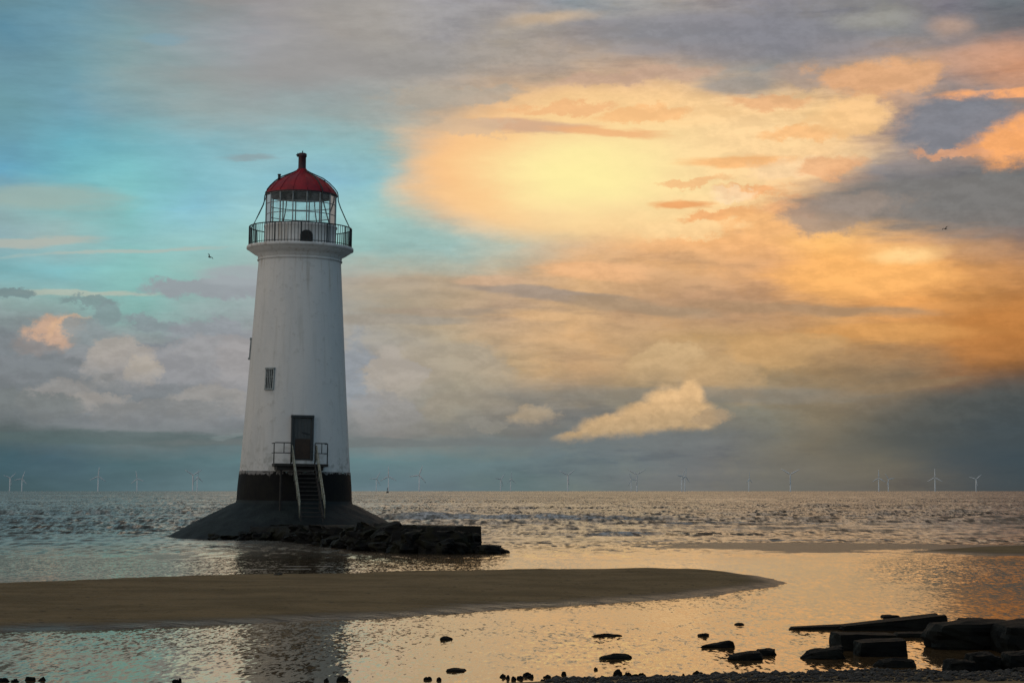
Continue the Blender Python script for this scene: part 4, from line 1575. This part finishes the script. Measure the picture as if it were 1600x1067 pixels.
# buoy
D = 2600.0
by_ = empty('channel_buoy', (xat(605.5, D), D, 0))
mesh_obj('float', lathe([(.05, -1), (1.5, -.8), (1.7, .2), (1.5, 1.3), (.6, 1.8), (.02, 1.9)], 20), M_dark, by_, True)
bm = bmesh.new()
for a_ in range(4):
    tube(bm, [(1.1 * math.cos(a_ * 1.571), 1.1 * math.sin(a_ * 1.571), 1.4), (.35 * math.cos(a_ * 1.571), .35 * math.sin(a_ * 1.571), 5.2)], .14, 6)
tube(bm, [(0, 0, 1), (0, 0, 5.6)], .25, 6)
mesh_obj('cage', bm, M_dark, by_)
mesh_obj('topmark', lathe([(.02, 5.4), (.7, 5.5), (.3, 6.6), (.02, 7.2)], 12), M_dark, by_, True)
tag(by_, 'tiny dark buoy with a pointed top on the horizon just right of the lighthouse', 'buoy')


# birds
def bird(px, py_, D, yaw, roll, span_, label, flap):
    z = zat(py_, D)
    bm = bmesh.new()
    sec = [(-.24, .012, .01), (-.17, .04, .0), (-.05, .07, -.01), (.08, .075, -.01), (.17, .05, .0), (.22, .038, .015), (.27, .036, .02), (.31, .012, .012)]
    rg = []
    for y, r_, zo in sec:
        rg.append([bm.verts.new((r_ * math.cos(k * math.pi / 4), y, zo + r_ * math.sin(k * math.pi / 4))) for k in range(8)])
    for A_, B_ in zip(rg, rg[1:]):
        for k in range(8):
            bm.faces.new((A_[k], A_[(k + 1) % 8], B_[(k + 1) % 8], B_[k]))
    bm.faces.new(rg[0][::-1])
    bm.faces.new(rg[-1])
    for s in (-1, 1):
        w = [(.04, .12, -.08, 0), (.25 * span_, .16, -.03, flap * .22), (.45 * span_, .13, -.04, flap * .26), (.68 * span_, .0, -.09, flap * .16)]
        top = [(bm.verts.new((s * x, a, z_ + .02)), bm.verts.new((s * x, b, z_ + .01))) for x, a, b, z_ in w]
        bot = [(bm.verts.new((s * x, a, z_ - .005)), bm.verts.new((s * x, b, z_))) for x, a, b, z_ in w]
        for i in range(3):
            bm.faces.new((top[i][0], top[i][1], top[i + 1][1], top[i + 1][0]))
            bm.faces.new((bot[i][0], bot[i + 1][0], bot[i + 1][1], bot[i][1]))
            bm.faces.new((top[i][0], top[i + 1][0], bot[i + 1][0], bot[i][0]))
            bm.faces.new((top[i][1], bot[i][1], bot[i + 1][1], top[i + 1][1]))
        bm.faces.new((top[3][0], top[3][1], bot[3][1], bot[3][0]))
    # tail fan
    tv = [bm.verts.new(c) for c in ((-.03, -.2, .012), (.03, -.2, .012), (.07, -.38, .01), (-.07, -.38, .01), (-.03, -.2, -.005), (.03, -.2, -.005), (.07, -.38, 0), (-.07, -.38, 0))]
    for f_ in ((0, 1, 2, 3), (7, 6, 5, 4), (0, 4, 5, 1), (1, 5, 6, 2), (2, 6, 7, 3), (3, 7, 4, 0)):
        bm.faces.new([tv[k] for k in f_])
    bmesh.ops.recalc_face_normals(bm, faces=bm.faces)
    o = mesh_obj('seabird', bm, M_dark, None, False, (xat(px, D, z), D, z))
    o.rotation_euler = (R(roll[0]), R(roll[1]), R(yaw))
    tag(o, label, 'bird')


bird(327.5, 402, 260, 65, (20, 25), 1.0, 'small dark bird flying left of the lighthouse gallery against blue sky', 1)
bird(1477.5, 358, 300, 30, (10, -25), 1.1, 'small dark bird flying before the grey cloud at the upper right', .9)
